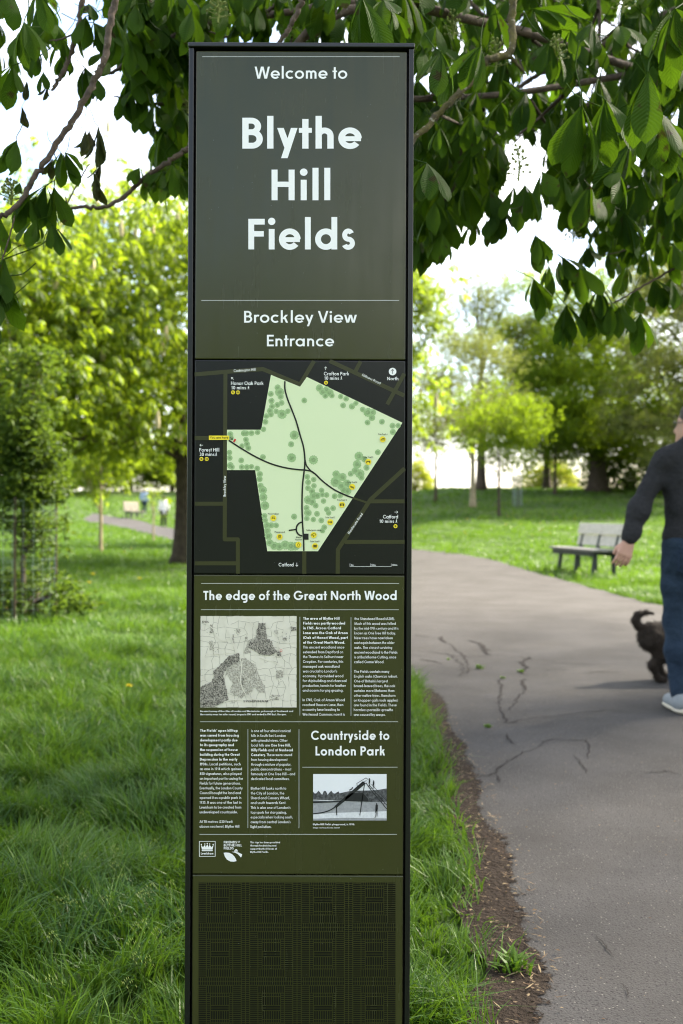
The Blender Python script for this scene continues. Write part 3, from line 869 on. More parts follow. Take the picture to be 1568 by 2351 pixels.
for (x, y) in RD:
    S_ += [ln((x - 10, y), (x + 10, y), t=3)]; k.ring(*A_(x, y), 6.5 * AS, 2.4 * AS, 14)
x, y = IC['bars']; S_ += [ln((x - 11, y + 9), (x - 11, y - 1)), ln((x - 4, y + 9), (x - 4, y - 4)), ln((x + 3, y + 9), (x + 3, y - 7)), ln((x + 10, y + 9), (x + 10, y - 9)), ln((x - 11, y), (x + 11, y - 9))]
x, y = IC['trim']; S_ += [ln((x - 12, y - 4), (x + 12, y - 4), t=5), ln((x - 9, y - 4), (x - 9, y + 9)), ln((x + 9, y - 4), (x + 9, y + 9)), ln((x - 13, y + 8), (x - 9, y - 4), t=2), ln((x + 13, y + 8), (x + 9, y - 4), t=2)]
x, y = IC['steps']; S_ += [ln((x - 12 + 6 * j, y - 8 + 2 * j), (x - 8 + 6 * j, y + 6 + 2 * j), t=3) for j in range(4)] + [ln((x - 12, y - 2), (x + 10, y + 6), t=2)]
x, y = IC['beam']; S_ += [ln((x - 13, y - 6), (x + 13, y - 6)), ln((x - 10, y - 6), (x - 10, y + 9), t=5), ln((x + 10, y - 6), (x + 10, y + 9), t=5), ln((x - 4, y - 6), (x - 4, y + 9), t=2), ln((x + 4, y - 6), (x + 4, y + 9), t=2)]
x, y = IC['posts']; S_ += [ln((x - 13, y), (x + 13, y), t=4), ln((x - 9, y - 7), (x - 9, y + 8)), ln((x, y - 7), (x, y + 8)), ln((x + 9, y - 7), (x + 9, y + 8))]
x, y = IC['net']; S_ += [ln((x - 10 + 4 * j, y - 9), (x - 10 + 4 * j, y + 9), t=2.6) for j in range(6)] + [ln((x - 12, y), (x + 12, y), t=2), ln((x - 12, y - 7), (x + 12, y - 7), t=2), ln((x - 12, y + 7), (x + 12, y + 7), t=2)]
x, y = IC['bat']; S_ += [ln((x - 2, y + 4), (x - 2, y + 14), t=3)]; k.ring(*A_(x + 3, y - 3), 9 * AS, 2.2 * AS, 16); k.ring(*A_(x - 12, y), 4 * AS, 2 * AS, 10)
x, y = IC['drop']; S_ += [ln((x, y - 13), (x - 8, y + 3), (x - 6, y + 9), (x, y + 12), (x + 6, y + 9), (x + 8, y + 3), (x, y - 13), t=2)]
x, y = IC['swing']; S_ += [ln((x - 9, y + 11), (x - 6, y - 10), (x + 6, y - 10), (x + 9, y + 11), t=2.4), ln((x - 2, y - 10), (x - 2, y + 7), (x + 3, y + 7), (x + 3, y - 10), t=1.8)]
x, y = IC['table']; S_ += [ln((x - 9, y - 7), (x + 9, y - 7)), ln((x - 12, y + 1), (x + 12, y + 1)), ln((x - 4, y - 7), (x - 8, y + 9), t=2), ln((x + 4, y - 7), (x + 8, y + 9), t=2)]
S_ += [ln((330, 560), (346, 574), t=2.5), ln((346, 562), (346, 575), (333, 575), t=2.5)]
k.strokes(S_)
def tA(k, s, x, y, cap, right, wt=.15, **kw):
    a = A_(x, y); rt = None if right is None else A_(right, y)[0]
    k.text([(s, wt)], a[0], a[1], cap * AS, rt, **kw)
for s, x, y, rt in (('Trim Trail 6', 1304, 545, 1366), ('Trim Trail 5', 1208, 696, 1272), ('Trim Trail 4', 1103, 861, 1166), ('Trim Trail 3', 1034, 978, 1098), ('Trim Trail 2', 957, 1093, 1021), ('Trim Trail 1', 857, 1251, 921),
                    ('Table tennis table', 829, 1177, 931), ('Water', 763, 1224, 799), ('fountain', 757, 1239, 804), ('Playground', 623, 1189, 689), ('Picnic tables', 579, 1069, 651)):
    tA(k, s, x, y, 10, rt, .16, seg=10)
tA(k, 'You are here', 197, 569, 15, 317, .135)
k.build('map_lettering', M_black, p_map, D7)
k = Ink(); k.poly(Al([(348, 588), (360, 569), (370, 575), (358, 594)])); k.disc(*A_(0, 0), 0.01); k.build('location_mark', M_red, p_map, D8)
k = Ink()
tA(k, 'Codrington Hill', 353, 130, 17, 497, .15, rot=3.5)
tA(k, 'Honor Oak Park', 335, 215, 23, 549, .15); tA(k, '10 mins', 338, 244, 22, 434, .15)
tA(k, 'Crofton Park', 947, 152, 23, 1113, .15); tA(k, '10 mins', 951, 181, 22, 1047, .15)
tA(k, 'North', 1364, 184, 22, 1438, .15)
tA(k, 'Stillness Road', 1196, 154, 16, 1330, .15, rot=-25.5)
tA(k, 'Forest Hill', 127, 654, 23, 257, .15); tA(k, '30 mins', 128, 683, 22, 226, .15)
tA(k, 'Brockley View', 301, 950, 17, 437, .15, rot=90)
tA(k, 'Montacute Road', 1115, 1200, 16, 1276, .15, rot=56)
tA(k, 'Catford', 1337, 1095, 23, 1436, .15); tA(k, '10 mins', 1314, 1124, 22, 1410, .15)
tA(k, 'Catford', 649, 1411, 23, 747, .15)
for s, x, rt in (('0m', 1125, 1142), ('50m', 1261, 1288), ('100m', 1398, 1431)): tA(k, s, x, 1408, 12, rt, .14, seg=10)
def arrow(x, y, dx, dy, l=22, t=2.6):
    n = math.hypot(dx, dy); dx, dy = dx / n, dy / n
    e = (x + dx * l / 2, y + dy * l / 2); b0 = (x - dx * l / 2, y - dy * l / 2)
    q = lambda s: (e[0] - dx * 9 + s * dy * 8, e[1] - dy * 9 - s * dx * 8)
    return [ln(b0, e, t=t), ln(q(1), e, t=t), ln(q(-1), e, t=t)]
def walker(x, y):
    k.disc(*A_(x + 1, y - 17), 2.6 * AS, 10)
    return [ln((x, y - 13), (x, y - 6), t=4.2), ln((x, y - 6), (x + 5, y + 3), t=2.2), ln((x, y - 6), (x - 4, y + 3), t=2.2), ln((x, y - 13), (x + 6, y - 8), t=1.8), ln((x, y - 13), (x - 5, y - 7), t=1.8)]
k.strokes(list((arrow(345, 173, -1, -1) + arrow(959, 106, 0, -1) + arrow(140, 612, -1, 0) + arrow(1424, 1053, 1, 0) + arrow(769, 1399, 0, 1, 24)
          + walker(450, 241) + walker(1062, 178) + walker(237, 680) + walker(1425, 1121)
          + [ln((1119, 1392), (1119, 1412), (1391, 1412), (1391, 1392), t=1.8), ln((1256, 1392), (1256, 1412), t=1.8)])))
k.disc(*A_(1400, 127), 25 * AS, 28)
k.build('map_lettering', M_white, p_map, D6)
k = Ink()
k.strokes(arrow(1400, 127, 0, -1, 30, 3))
k.build('north_arrow', M_black, p_map, D8)

# info panel
def B_(x, y): return (660 + x * AS, 2090 + y * AS)
def C_(x, y): return (660 + x * AS, 2620 + y * AS)
k = Ink()
for f, q in ((B_, (137, 80, 1443, 0)), (B_, (136, 253.5, 1442, 0)), (B_, (130, 992.5, 1436, 0)), (C_, (805, 337, 1433, 0)), (C_, (127, 780, 1429, 0))):
    a = f(q[0], q[1]); b = f(q[2], q[1]); k.rect(a[0], a[1], b[0], a[1] + 1.9)
for f, x, y0, y1 in ((B_, 789, 302, 953), (B_, 1126, 304, 955), (C_, 446, 87, 740), (C_, 783, 88, 741)):
    a = f(x, y0); b = f(x, y1); k.rect(a[0] - .9, a[1], a[0] + .9, b[1])
k.build('rule_line', M_rule, p_info, D1)
k = Ink()
def tx(f, runs, x, y, cap, right, **kw):
    a = f(x, y); k.text(runs, a[0], a[1], cap * AS, f(right, y)[0], **kw)
tx(B_, [('The edge of the Great North Wood', .185)], 152, 191, 60, 1427, seg=24)
tx(C_, [('Countryside to', .185)], 862, 158, 60, 1379, seg=24)
tx(C_, [('London Park', .185)], 892, 261, 60, 1351, seg=24)
def column(f, x, y, dx, lines, bold=0, cap=17.2, pitch=31.62):
    for j, (s, rt) in enumerate(lines):
        if s:
            if isinstance(s, str): s = [(s, WB if j < bold else WR)]
            tx(f, s, x + dx * j, y + pitch * j, cap, rt, seg=10)
column(B_, 811, 321, -.24, [('The area of Blythe Hill', 1050), ('Fields was partly wooded', 1087), ('in 1745. Across Catford', 1060), ('Lane was the Oak of Arnon', 1104), ('(Oak of Honor) Wood, part', 1105), ('of the Great North Wood.', 1087),
    ('This ancient woodland once', 1082), ('extended from Deptford on', 1074), ('the Thames to Selhurst near', 1076), ('Croydon. For centuries, this', 1075), ('managed oak woodland', 1050), ("was crucial to London's", 1035), ('economy. It provided wood', 1075),
    ('for shipbuilding and charcoal', 1096), ('production, tannin for leather', 1093), ('and acorns for pig grazing.', 1075), ('', 0), ('In 1745, Oak of Arnon Wood', 1085), ('reached Steucers Lane, then', 1075), ('a country lane leading to', 1052), ('Westwood Common; now it is', 1085)], 6)
column(B_, 1149, 323, -.24, [('the Stanstead Road (A205).', 1415), ('Much of this wood was felled', 1421), ('by the mid-19th century and it is', 1439), ('known as One Tree Hill today.', 1421), ('New trees have now taken', 1401), ('root again between the older', 1413), ('oaks. The closest surviving', 1397),
    ('ancient woodland to the Fields', 1432), ('is at Buckthorne Cutting, once', 1424), ('called Gorne Wood.', 1345), ('', 0), ('The Fields contain many', 1379), ('English oaks (~Quercus robur~).', 1432), ("One of Britain's largest", 1369), ('broad-leaved trees, the oak', 1417), ('sustains more lifeforms than', 1412),
    ('other native trees. Ramshorn', 1419), ('or Knopper galls (oak apples)', 1436), ('are found in the Fields. These', 1427), ('harmless parasitic growths', 1403), ('are caused by wasps.', 1354)])
column(C_, 131, 105, -.2, [("The Fields' open hilltop", 379), ('was saved from housing', 386), ('development partly due', 378), ('to its geography and', 354), ('the suspension of house', 379), ('building during the Great', 392), ('Depression in the early', 377), ([('1930s. ', WB), ('Local petitions, such', WR)], 398),
    ('as one in 1914 which gained', 407), ('850 signatures, also played', 403), ('an important part in saving the', 413), ('Fields for future generations.', 399), ('Eventually, the London County', 411), ('Council bought the land and', 400), ('opened it as a public park in', 402), ('1935. It was one of the last in', 403),
    ('Lewisham to be created from', 402), ('undeveloped countryside.', 378), ('', 0), ('At 70 metres (230 feet)', 344), ('above sea level, Blythe Hill', 389)], 7)
column(C_, 468, 107, -.22, [('is one of four almost conical', 727), ('hills in South East London', 695), ('with splendid views. Other', 708), ([('local hills are ', WR), ('One Tree Hill,', WB)], 729), ([('Hilly Fields ', WB), ('and at ', WR), ('Nunhead', WB)], 742), ([('Cemetery', WB), ('. These were saved', WR)], 737),
    ('from housing development', 707), ('through a mixture of popular,', 731), ('public demonstrations _ most', 732), ('famously at One Tree Hill _ and', 757), ('dedicated local committees.', 720), ('', 0), ('Blythe Hill looks north to', 699), ('the City of London, the', 686), ('Shard and Canary Wharf,', 722), ('and south towards Kent.', 698),
    ("This is also one of London's", 727), ('top spots for stargazing,', 701), ('especially when looking south,', 742), ("away from central London's", 727), ('light pollution.', 601)])
tx(B_, [('An exact survey of the cities of London and Westminster, ye borough of Southwark and', WB)], 131, 930, 11.5, 744, seg=8)
tx(B_, [('the country near ten miles round, begun in 1741 and ended in 1745 by J. Rocque.', WB)], 131, 951, 11.5, 700, seg=8)
tx(C_, [('Blythe Hill Fields playground, (c.1958).', WB)], 875, 721, 11.5, 1152, seg=8)
tx(C_, [('Image courtesy of Linda Stewart', WR)], 875, 742, 9.5, 1052, seg=8, italic=True)
for s, y, rt in (('This sign has been provided', 840, 658), ('through fundraising and', 861, 633), ('support by the Friends of', 882, 638), ('Blythe Hill Fields.', 903, 582)): tx(C_, [(s, WB)], 462, y, 11.5, rt, seg=8)
tx(C_, [('FRIENDS', .19)], 287, 841, 16, 373, seg=12); tx(C_, [('OF', .19)], 378, 836, 11, 394, seg=12)
tx(C_, [('BLYTHE HILL', .19)], 287, 861, 16, 406, seg=12); tx(C_, [('FIELDS', .19)], 287, 881, 16, 352, seg=12)
tx(C_, [('Lewisham', .2)], 136, 914, 14, 218, seg=12)
def Cl(p): return [C_(*q) for q in p]
# council badge: square outline with a crown
k.rect(*C_(124, 826), *C_(232, 829)); k.rect(*C_(124, 925), *C_(232, 928)); k.rect(*C_(124, 829), *C_(127.5, 925)); k.rect(*C_(228.5, 829), *C_(232, 925))
k.poly(*[Cl(p) for p in ([(141, 886), (215, 886), (213, 892), (143, 892)], [(143, 882), (136, 850), (150, 866)], [(143, 882), (150, 866), (163, 850), (168, 866), (178, 846), (178, 882)], [(178, 882), (178, 846), (188, 866), (193, 850), (206, 866), (213, 882)], [(206, 866), (220, 850), (213, 882)])])
for x, y in ((139, 848), (162, 845), (178, 841), (194, 845), (217, 848)): k.disc(*C_(x, y), 4 * AS, 10)
# friends' badge: two leaf-shaped fields and a tree on the ridge
k.poly(Cl([(286, 903), (300, 901), (322, 903), (342, 912), (358, 928), (368, 946), (371, 958), (352, 962), (330, 960), (308, 948), (294, 928)]))
k.poly(Cl([(338, 897), (360, 896), (384, 901), (408, 913), (404, 928), (400, 934), (392, 925), (378, 911), (360, 902)]))
k.disc(*C_(368, 888), 9 * AS, 14); k.disc(*C_(360, 891), 5 * AS, 10); k.disc(*C_(376, 891), 5 * AS, 10)
k.build('lettering', M_white, p_info, D2)

# engraved old map
M_old = mat('old_map_print', lin(222, 216, 200), 0.55, 0.25, noise=(30, 0.55, lin(205, 198, 182)))
M_engr = mat('engraved_woodland', lin(180, 173, 160), 0.55, 0.2, noise=(430, 1.0, lin(38, 36, 33)))
M_shade = mat('engraved_hachure', lin(208, 202, 187), 0.55, 0.2, noise=(420, 1.0, lin(130, 124, 112)))
M_line = mat('engraved_line', lin(140, 134, 122), 0.55, 0.2)
k = Ink(); k.rect(*B_(133, 297), *B_(767, 900)); om = k.build('map_print', M_old, p_info, D1)
rr = random.Random(12)
# field boundaries: a jittered network of closes
k = Ink(); pts = {}; FL_ = []
for a in range(16):
    for b in range(15):
        pts[a, b] = (133 + 634 * a / 15 + (rr.uniform(-15, 15) if 0 < a < 15 else 0), 297 + 603 * b / 14 + (rr.uniform(-15, 15) if 0 < b < 14 else 0))
for (a, b), p in pts.items():
    for q in ((a + 1, b), (a, b + 1)):
        if q in pts and rr.random() < .72:
            m_ = ((p[0] + pts[q][0]) / 2 + rr.uniform(-4, 4), (p[1] + pts[q][1]) / 2 + rr.uniform(-4, 4))
            FL_.append(([B_(*p), B_(*m_), B_(*pts[q])], 1.5 * AS))
k.strokes(FL_); k.build('field_line', M_line, p_info, D2)
k = Ink()
def Bl(p): return [B_(*q) for q in p]
def rough(p, n=5, j=5):
    o = []
    for (x1, y1), (x2, y2) in zip(p, p[1:] + p[:1]):
        for t in range(n): o.append((x1 + (x2 - x1) * t / n + rr.uniform(-j, j), y1 + (y2 - y1) * t / n + rr.uniform(-j, j)))
    return o
HP = []
HP.append(Bl(rough([(330, 590), (430, 570), (500, 620), (520, 700), (480, 790), (400, 840), (330, 800), (345, 740), (300, 680)])))
HP.append(Bl(rough([(440, 470), (500, 430), (505, 470), (445, 500), (470, 545), (420, 540)])))
HP.append(Bl(rough([(455, 672), (500, 660), (560, 760), (555, 805), (520, 800), (470, 735)], 4, 3)))
for x, y, w_, h_ in ((205, 380, 22, 55), (205, 490, 25, 60), (350, 445, 14, 60), (345, 865, 22, 14), (632, 402, 24, 26), (690, 450, 30, 20), (655, 680, 40, 50), (625, 835, 50, 35), (380, 395, 24, 28), (435, 450, 20, 30)):
    HP.append(Bl(rough([(x - w_ / 2, y - h_ / 2), (x + w_ / 2, y - h_ / 2), (x + w_ / 2, y + h_ / 2), (x - w_ / 2, y + h_ / 2)], 4, 4)))
k.poly(*HP)
k.build('hachure', M_shade, p_info, D3)
k = Ink(); LN = []
for p in ([(150, 300), (165, 345), (215, 380), (235, 430), (290, 460), (335, 440)], [(300, 300), (290, 350), (335, 440), (365, 530), (395, 580), (405, 640), (400, 740), (450, 830), (560, 850), (640, 830), (700, 860)], [(160, 550), (260, 545), (365, 535)], [(640, 520), (655, 440), (690, 400), (730, 360), (765, 340)], [(655, 440), (690, 470), (765, 470)],
          [(520, 570), (600, 590), (640, 520)], [(600, 590), (690, 640), (720, 700), (765, 720)], [(160, 560), (155, 700), (175, 790), (200, 890)], [(250, 880), (330, 850), (400, 850)], [(165, 740), (230, 790), (320, 850)], [(440, 300), (470, 350), (520, 380)], [(560, 340), (610, 400), (655, 440)]):
    LN.append((Bl(crom(p, 5)), 5.5 * AS))
k.strokes(LN)
k.build('map_lane', M_old, p_info, D4)
k = Ink()
k.poly(Bl(rough([(515, 345), (562, 342), (565, 400), (575, 445), (605, 460), (612, 500), (640, 525), (620, 545), (590, 560), (545, 555), (490, 525), (450, 505), (455, 470), (500, 450), (505, 400)], 6, 4)))
k.poly(Bl(rough([(325, 560), (385, 540), (392, 590), (350, 620), (305, 640), (285, 690), (300, 770), (320, 850), (250, 880), (210, 897), (135, 897), (135, 760), (200, 735), (225, 690), (215, 660), (260, 620)], 6, 5)))
k.poly(Bl(rough([(632, 535), (662, 528), (664, 560), (640, 560)], 3, 2)), Bl(rough([(728, 365), (766, 372), (766, 390), (735, 395)], 3, 3)))
k.build('woodland_print', M_engr, p_info, D5)
k = Ink()
for j, ch in enumerate('HOOD'):
    k.text([(ch, .2)], *B_((165, 232, 262, 305)[j], (885, 775, 712, 615)[j]), 15 * AS, rot=60, seg=8)
k.text([('SYDENHAM', .14)], *B_(415, 865), 13 * AS, B_(580, 865)[0], seg=8)
k.text([('DUL', .16)], *B_(146, 340), 12 * AS, B_(190, 340)[0], seg=8)
k.text([('WOOD', .14)], *B_(415, 750), 10 * AS, rot=85, seg=8)
for _ in range(70):
    x, y = rr.choice([(640, 700), (620, 840), (200, 400), (220, 520), (380, 395), (690, 450), (440, 790)]); x += rr.gauss(0, 16); y += rr.gauss(0, 20)
    k.rect(*B_(x, y), *B_(x + rr.uniform(2, 5), y + rr.uniform(2, 4)))
k.build('map_print_lettering', M_black, p_info, D6)
k = Ink(); k.ring(*B_(665, 525), 7 * AS, 2.2 * AS, 18); k.build('location_ring', M_red, p_info, D7)

# monochrome photograph of the playground slide
G = lambda v: lin(v, v, v + 2)
k = Ink(); k.rect(*C_(876, 384), *C_(1361, 690)); k.build('photo_print', mat('photo_sky', G(232), .4, .3, noise=(12, .5, G(222))), p_info, D1)
k = Ink(); k.poly(Cl([(876, 555), (1000, 565), (1361, 560), (1361, 690), (876, 690)])); k.build('photo_field', mat('photo_field', G(165), .4, .3, noise=(160, .8, G(140))), p_info, D2)
k = Ink(); k.poly(Cl([(876, 650), (1000, 640), (1361, 628), (1361, 676), (1100, 672), (876, 678)])); k.build('photo_path', mat('photo_path', G(222), .4, .3, noise=(200, .7, G(198))), p_info, D3)
k = Ink()
tl = [(876, 500)] + [(876 + 12 * j, 505 + 12 * math.sin(j * 1.7) + 6 * math.sin(j * 4.1)) for j in range(1, 15)] + [(1050, 510), (1120, 495), (1200, 492), (1290, 490), (1361, 478), (1361, 566), (1230, 566), (1100, 562), (1000, 556), (876, 552)]
k.poly(Cl(tl)); k.build('photo_treeline', mat('photo_treeline', G(105), .4, .3, noise=(200, 1, G(50))), p_info, D4)
k = Ink()
k.poly(Cl([(1090, 535), (1130, 508), (1205, 508), (1240, 548), (1240, 564), (1085, 560)]))
k.poly(Cl([(1015, 596), (1205, 430), (1224, 445), (1030, 606)])); k.poly(Cl([(876, 562), (1060, 560), (1060, 567), (876, 575)]))
k.strokes([(Cl(crom([(1022, 600), (985, 622), (940, 636), (876, 645)], 5)), 7 * AS)])
for p, t in (([(1030, 600), (1032, 655)], 6), ([(1215, 450), (1184, 655)], 5), ([(1224, 440), (1270, 505), (1320, 562), (1361, 612)], 5), ([(1245, 455), (1361, 588)], 4), ([(1262, 450), (1361, 560)], 3),
             ([(1170, 470), (1164, 445), (1225, 408), (1240, 420)], 3), ([(1180, 480), (1175, 458), (1228, 425)], 3)): k.strokes([(Cl(p), t * AS)])
for j in range(8): k.strokes([(Cl([(1240 + 14 * j, 462 + 17 * j), (1252 + 14 * j, 456 + 17 * j)]), 3 * AS)])
for x, y, s in ((1295, 600, 1.0), (1248, 425, .62), (1275, 440, .62)):
    k.disc(*C_(x, y - 20 * s), 5 * s * AS, 10); k.poly(Cl([(x - 7 * s, y - 15 * s), (x + 7 * s, y - 15 * s), (x + 8 * s, y + 14 * s), (x - 9 * s, y + 40 * s), (x - 8 * s, y + 10 * s)])); k.strokes([(Cl([(x - 2 * s, y + 15 * s), (x - 6 * s, y + 66 * s), (x - 14 * s, y + 68 * s)]), 4 * s * AS), (Cl([(x + 4 * s, y + 15 * s), (x + 3 * s, y + 62 * s)]), 4 * s * AS)])
k.strokes([(Cl([(1115, 490), (1130, 482), (1138, 470)]), 7 * AS)])
k.build('photo_slide', mat('photo_dark', G(42), .4, .3), p_info, D5)

# brick-pattern print on the base
k = Ink()
def E_(x, y): return (660 + x * AS, 3140 + y * AS)
g = 2.5
def tile(x0, y0, x1, y1):
    if y1 <= 160: return
    y0 = max(y0, 160)
    if y1 - y0 < 4: return
    k.rect(*E_(x0 + g, y0 + g), *E_(x1 - g, y1 - g))
def cells(x0, x1, nx, y0, y1, ny):
    for a in range(nx):
        for b in range(ny): tile(x0 + (x1 - x0) * a / nx, y0 + (y1 - y0) * b / ny, x0 + (x1 - x0) * (a + 1) / nx, y0 + (y1 - y0) * (b + 1) / ny)
for col in range(4):
    ox = 118 + 340 * col
    for row in range(5):
        oy = 430 - 356 + 356 * row
        e = ox + 284
        cells(ox, e, 19, oy, oy + 54, 2)
        for (a, b) in ((54, 106), (302, 356)):
            cells(ox, ox + 54, 1, oy + a, oy + b, 4); cells(ox + 228, e, 1, oy + a, oy + b, 4); cells(ox + 54, ox + 228, 12, oy + a, oy + b, 1)
        cells(ox, ox + 54, 1, oy + 106, oy + 302, 14); cells(ox + 228, e, 1, oy + 106, oy + 302, 14)
        cells(ox + 54, ox + 82, 1, oy + 106, oy + 302, 14); cells(ox + 204, ox + 228, 1, oy + 106, oy + 302, 14)
        cells(ox + 82, ox + 204, 8, oy + 106, oy + 128, 1); cells(ox + 82, ox + 204, 8, oy + 128, oy + 187, 1)
        cells(ox + 82, ox + 204, 1, oy + 187, oy + 221, 2); cells(ox + 82, ox + 204, 8, oy + 221, oy + 280, 1); cells(ox + 82, ox + 204, 8, oy + 280, oy + 302, 1)
        if col < 3: cells(ox + 284, ox + 340, 2, oy, oy + 356, 25)
k.build('brick_pattern', M_tile, p_base, D1)
# ------------------------------------------------------------------ leaves
def leaflet(L, W, stations, across, droop, fold, curl, petiole=0.0):
    """one leaflet along +X from the origin; returns V, F(quads), uv"""
    V, uv = [], []
    prof = lambda t: (t ** 1.05) * (1 - t ** 6.5) ** 1.0 * 1.30
    for i in range(stations + 1):
        t = i / stations
        ang = droop * t * 0.5
        x = L * t * math.cos(ang); z = -L * t * math.sin(ang)
        hw = W / 2 * max(prof(t), 0.02 if i else 0.05)
        if t == 1: hw = W * 0.012
        for j in range(across + 1):
            s = -1 + 2 * j / across
            ser = 1 + (0.05 if (i % 2 and abs(s) == 1) else 0)
            y = hw * s * ser
            zz = z + fold * abs(s) * hw - curl * (s * s) * hw
            V.append((x, y, zz)); uv.append((t, s))
    n = across + 1
    F = [[i * n + j, i * n + j + 1, (i + 1) * n + j + 1, (i + 1) * n + j] for i in range(stations) for j in range(across)]
    return np.array(V), F, np.array(uv)

def compound(seed, stations, across, nl=None, hang=1.0, petiole=True):
    """palmate chestnut leaf: hub at the origin, leaflets drooping round it, unit = length of the longest leaflet"""
    rr = random.Random(seed)
    n = nl or rr.choice((5, 6, 7, 7))
    VV, FF, UU = [], [], []
    k = 0
    for j in range(n):
        f = (j / (n - 1) - .5) * 2
        az = f * R(138) + rr.gauss(0, .1)
        L = (1.0 - .42 * abs(f) ** 1.5) * rr.uniform(.92, 1.06)
        W = L * rr.uniform(.37, .46)
        V, F, U = leaflet(L, W, stations, across, rr.uniform(.25, .8), rr.uniform(.12, .6), rr.uniform(0, .3))
        roll = rr.gauss(0, .25)
        dr = -hang * R(rr.uniform(38, 68))
        M = Matrix.Rotation(az, 3, 'Z') @ Matrix.Rotation(-dr, 3, 'Y') @ Matrix.Rotation(roll, 3, 'X')
        V = V @ np.array(M).T
        VV.append(V); UU.append(U); FF += [[a + k for a in q] for q in F]; k += len(V)
    if petiole:
        b = MB()
        b.tube(crom([(0, 0, 0), (-.22, 0, .16), (-.55, rr.uniform(-.1, .1), .42), (-.8, rr.uniform(-.2, .2), .75)], 3), 0.011, 4, False)
        V = np.concatenate(b.V); q = b.F[4]
        VV.append(V); UU.append(np.full((len(V), 2), .5)); FF += [[a + k for a in f] for f in q]
    return np.concatenate(VV), np.array(FF), np.concatenate(UU)

def spray(seed, n, tri=False):
    """a small twig end of simple leaves, unit size"""
    rr = random.Random(seed)
    VV, FF, k = [], [], 0
    for j in range(n):
        L = rr.uniform(.5, .8); W = L * rr.uniform(.45, .62)
        V = np.array([(0, 0, 0), (L * .5, W / 2, .08 * L), (L, 0, -.12 * L), (L * .5, -W / 2, .08 * L)])
        M = Matrix.Rotation(rr.uniform(0, 6.28), 3, 'Z') @ Matrix.Rotation(rr.uniform(-.4, 1.1), 3, 'Y') @ Matrix.Rotation(rr.gauss(0, .5), 3, 'X')
        V = V @ np.array(M).T + np.array([rr.gauss(0, .28), rr.gauss(0, .28), rr.gauss(0, .22)])
        VV.append(V); FF.append([k, k + 1, k + 2, k + 3]); k += 4
    return np.concatenate(VV), np.array(FF), np.zeros((k, 2))

def rot_mats(az, pitch, roll):
    ca, sa, cp, sp, c3, s3 = np.cos(az), np.sin(az), np.cos(pitch), np.sin(pitch), np.cos(roll), np.sin(roll)
    o, z = np.ones_like(ca), np.zeros_like(ca)
    Rz = np.array([[ca, -sa, z], [sa, ca, z], [z, z, o]]).transpose(2, 0, 1)
    Ry = np.array([[cp, z, sp], [z, o, z], [-sp, z, cp]]).transpose(2, 0, 1)
    Rx = np.array([[o, z, z], [z, c3, -s3], [z, s3, c3]]).transpose(2, 0, 1)
    return Rz @ Ry @ Rx

def scatter(name, templates, pos, az, pitch, roll, scale, tint, m, parent, smooth=False):
    pos = np.asarray(pos, float); n = len(pos)
    M = rot_mats(np.asarray(az, float), np.asarray(pitch, float), np.asarray(roll, float)) * np.asarray(scale, float)[:, None, None]
    which = np.arange(n) % len(templates)
    VV, FF, UU, TT, k = [], [], [], [], 0
    for t, (V, F, U) in enumerate(templates):
        ix = np.where(which == t)[0]
        if not len(ix): continue
        W = np.einsum('nij,vj->nvi', M[ix], V) + pos[ix][:, None, :]
        VV.append(W.reshape(-1, 3)); UU.append(np.tile(U, (len(ix), 1)))
        TT.append(np.repeat(np.asarray(tint)[ix], len(V)))
        FF.append((F[None] + (k + np.arange(len(ix)) * len(V))[:, None, None]).reshape(-1, F.shape[1])); k += len(ix) * len(V)
    me = mesh_np(name, np.concatenate(VV), [np.concatenate(FF)], [m], attrs={'tint': np.concatenate(TT)}, uv=np.concatenate(UU), smooth=smooth)
    return link(name, me, parent)

M_bark = mat('bark', (0.085, 0.066, 0.048), 0.9, 0.15, noise=(9, .9, (0.042, 0.032, 0.024)), bump=(22, 1.0, 0.03))
M_bark_pale = mat('pale_bark', (0.32, 0.27, 0.17), 0.9, 0.15, noise=(8, .8, (0.20, 0.16, 0.11)), bump=(22, .8, 0.02))
M_twig = mat('chestnut_twig_bark', (0.105, 0.075, 0.052), 0.8, 0.25, noise=(45, .9, (0.045, 0.034, 0.026)), bump=(120, .9, 0.004), speck=(70, 0.22, (0.17, 0.15, 0.11)))
M_lichen = mat('lichened_bark', (0.060, 0.050, 0.032), 0.9, 0.15, noise=(30, .9, (0.115, 0.10, 0.032)), bump=(90, 1, 0.006), speck=(45, .3, (0.22, 0.21, 0.15)))
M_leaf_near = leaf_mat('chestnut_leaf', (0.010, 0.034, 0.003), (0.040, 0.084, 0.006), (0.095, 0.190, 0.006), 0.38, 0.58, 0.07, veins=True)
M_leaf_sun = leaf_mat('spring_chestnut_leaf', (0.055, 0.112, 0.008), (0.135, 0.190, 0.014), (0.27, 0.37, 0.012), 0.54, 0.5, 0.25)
M_leaf_mid = leaf_mat('park_tree_leaf', (0.042, 0.088, 0.007), (0.100, 0.152, 0.011), (0.24, 0.35, 0.012), 0.55, 0.55, 0.2)
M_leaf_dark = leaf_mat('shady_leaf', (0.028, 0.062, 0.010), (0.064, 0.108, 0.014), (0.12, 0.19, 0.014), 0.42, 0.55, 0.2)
M_leaf_pale = leaf_mat('young_pale_leaf', (0.075, 0.100, 0.028), (0.145, 0.160, 0.050), (0.22, 0.26, 0.05), 0.48, 0.6, 0.2)
M_leaf_gold = leaf_mat('yellow_green_leaf', (0.15, 0.20, 0.025), (0.24, 0.28, 0.035), (0.36, 0.40, 0.03), 0.5, 0.6, 0.2)
M_leaf_scorch = leaf_mat('scorched_leaf', (0.030, 0.055, 0.012), (0.060, 0.050, 0.018), (0.06, 0.075, 0.012), 0.25, 0.6, 0.2, veins=True)
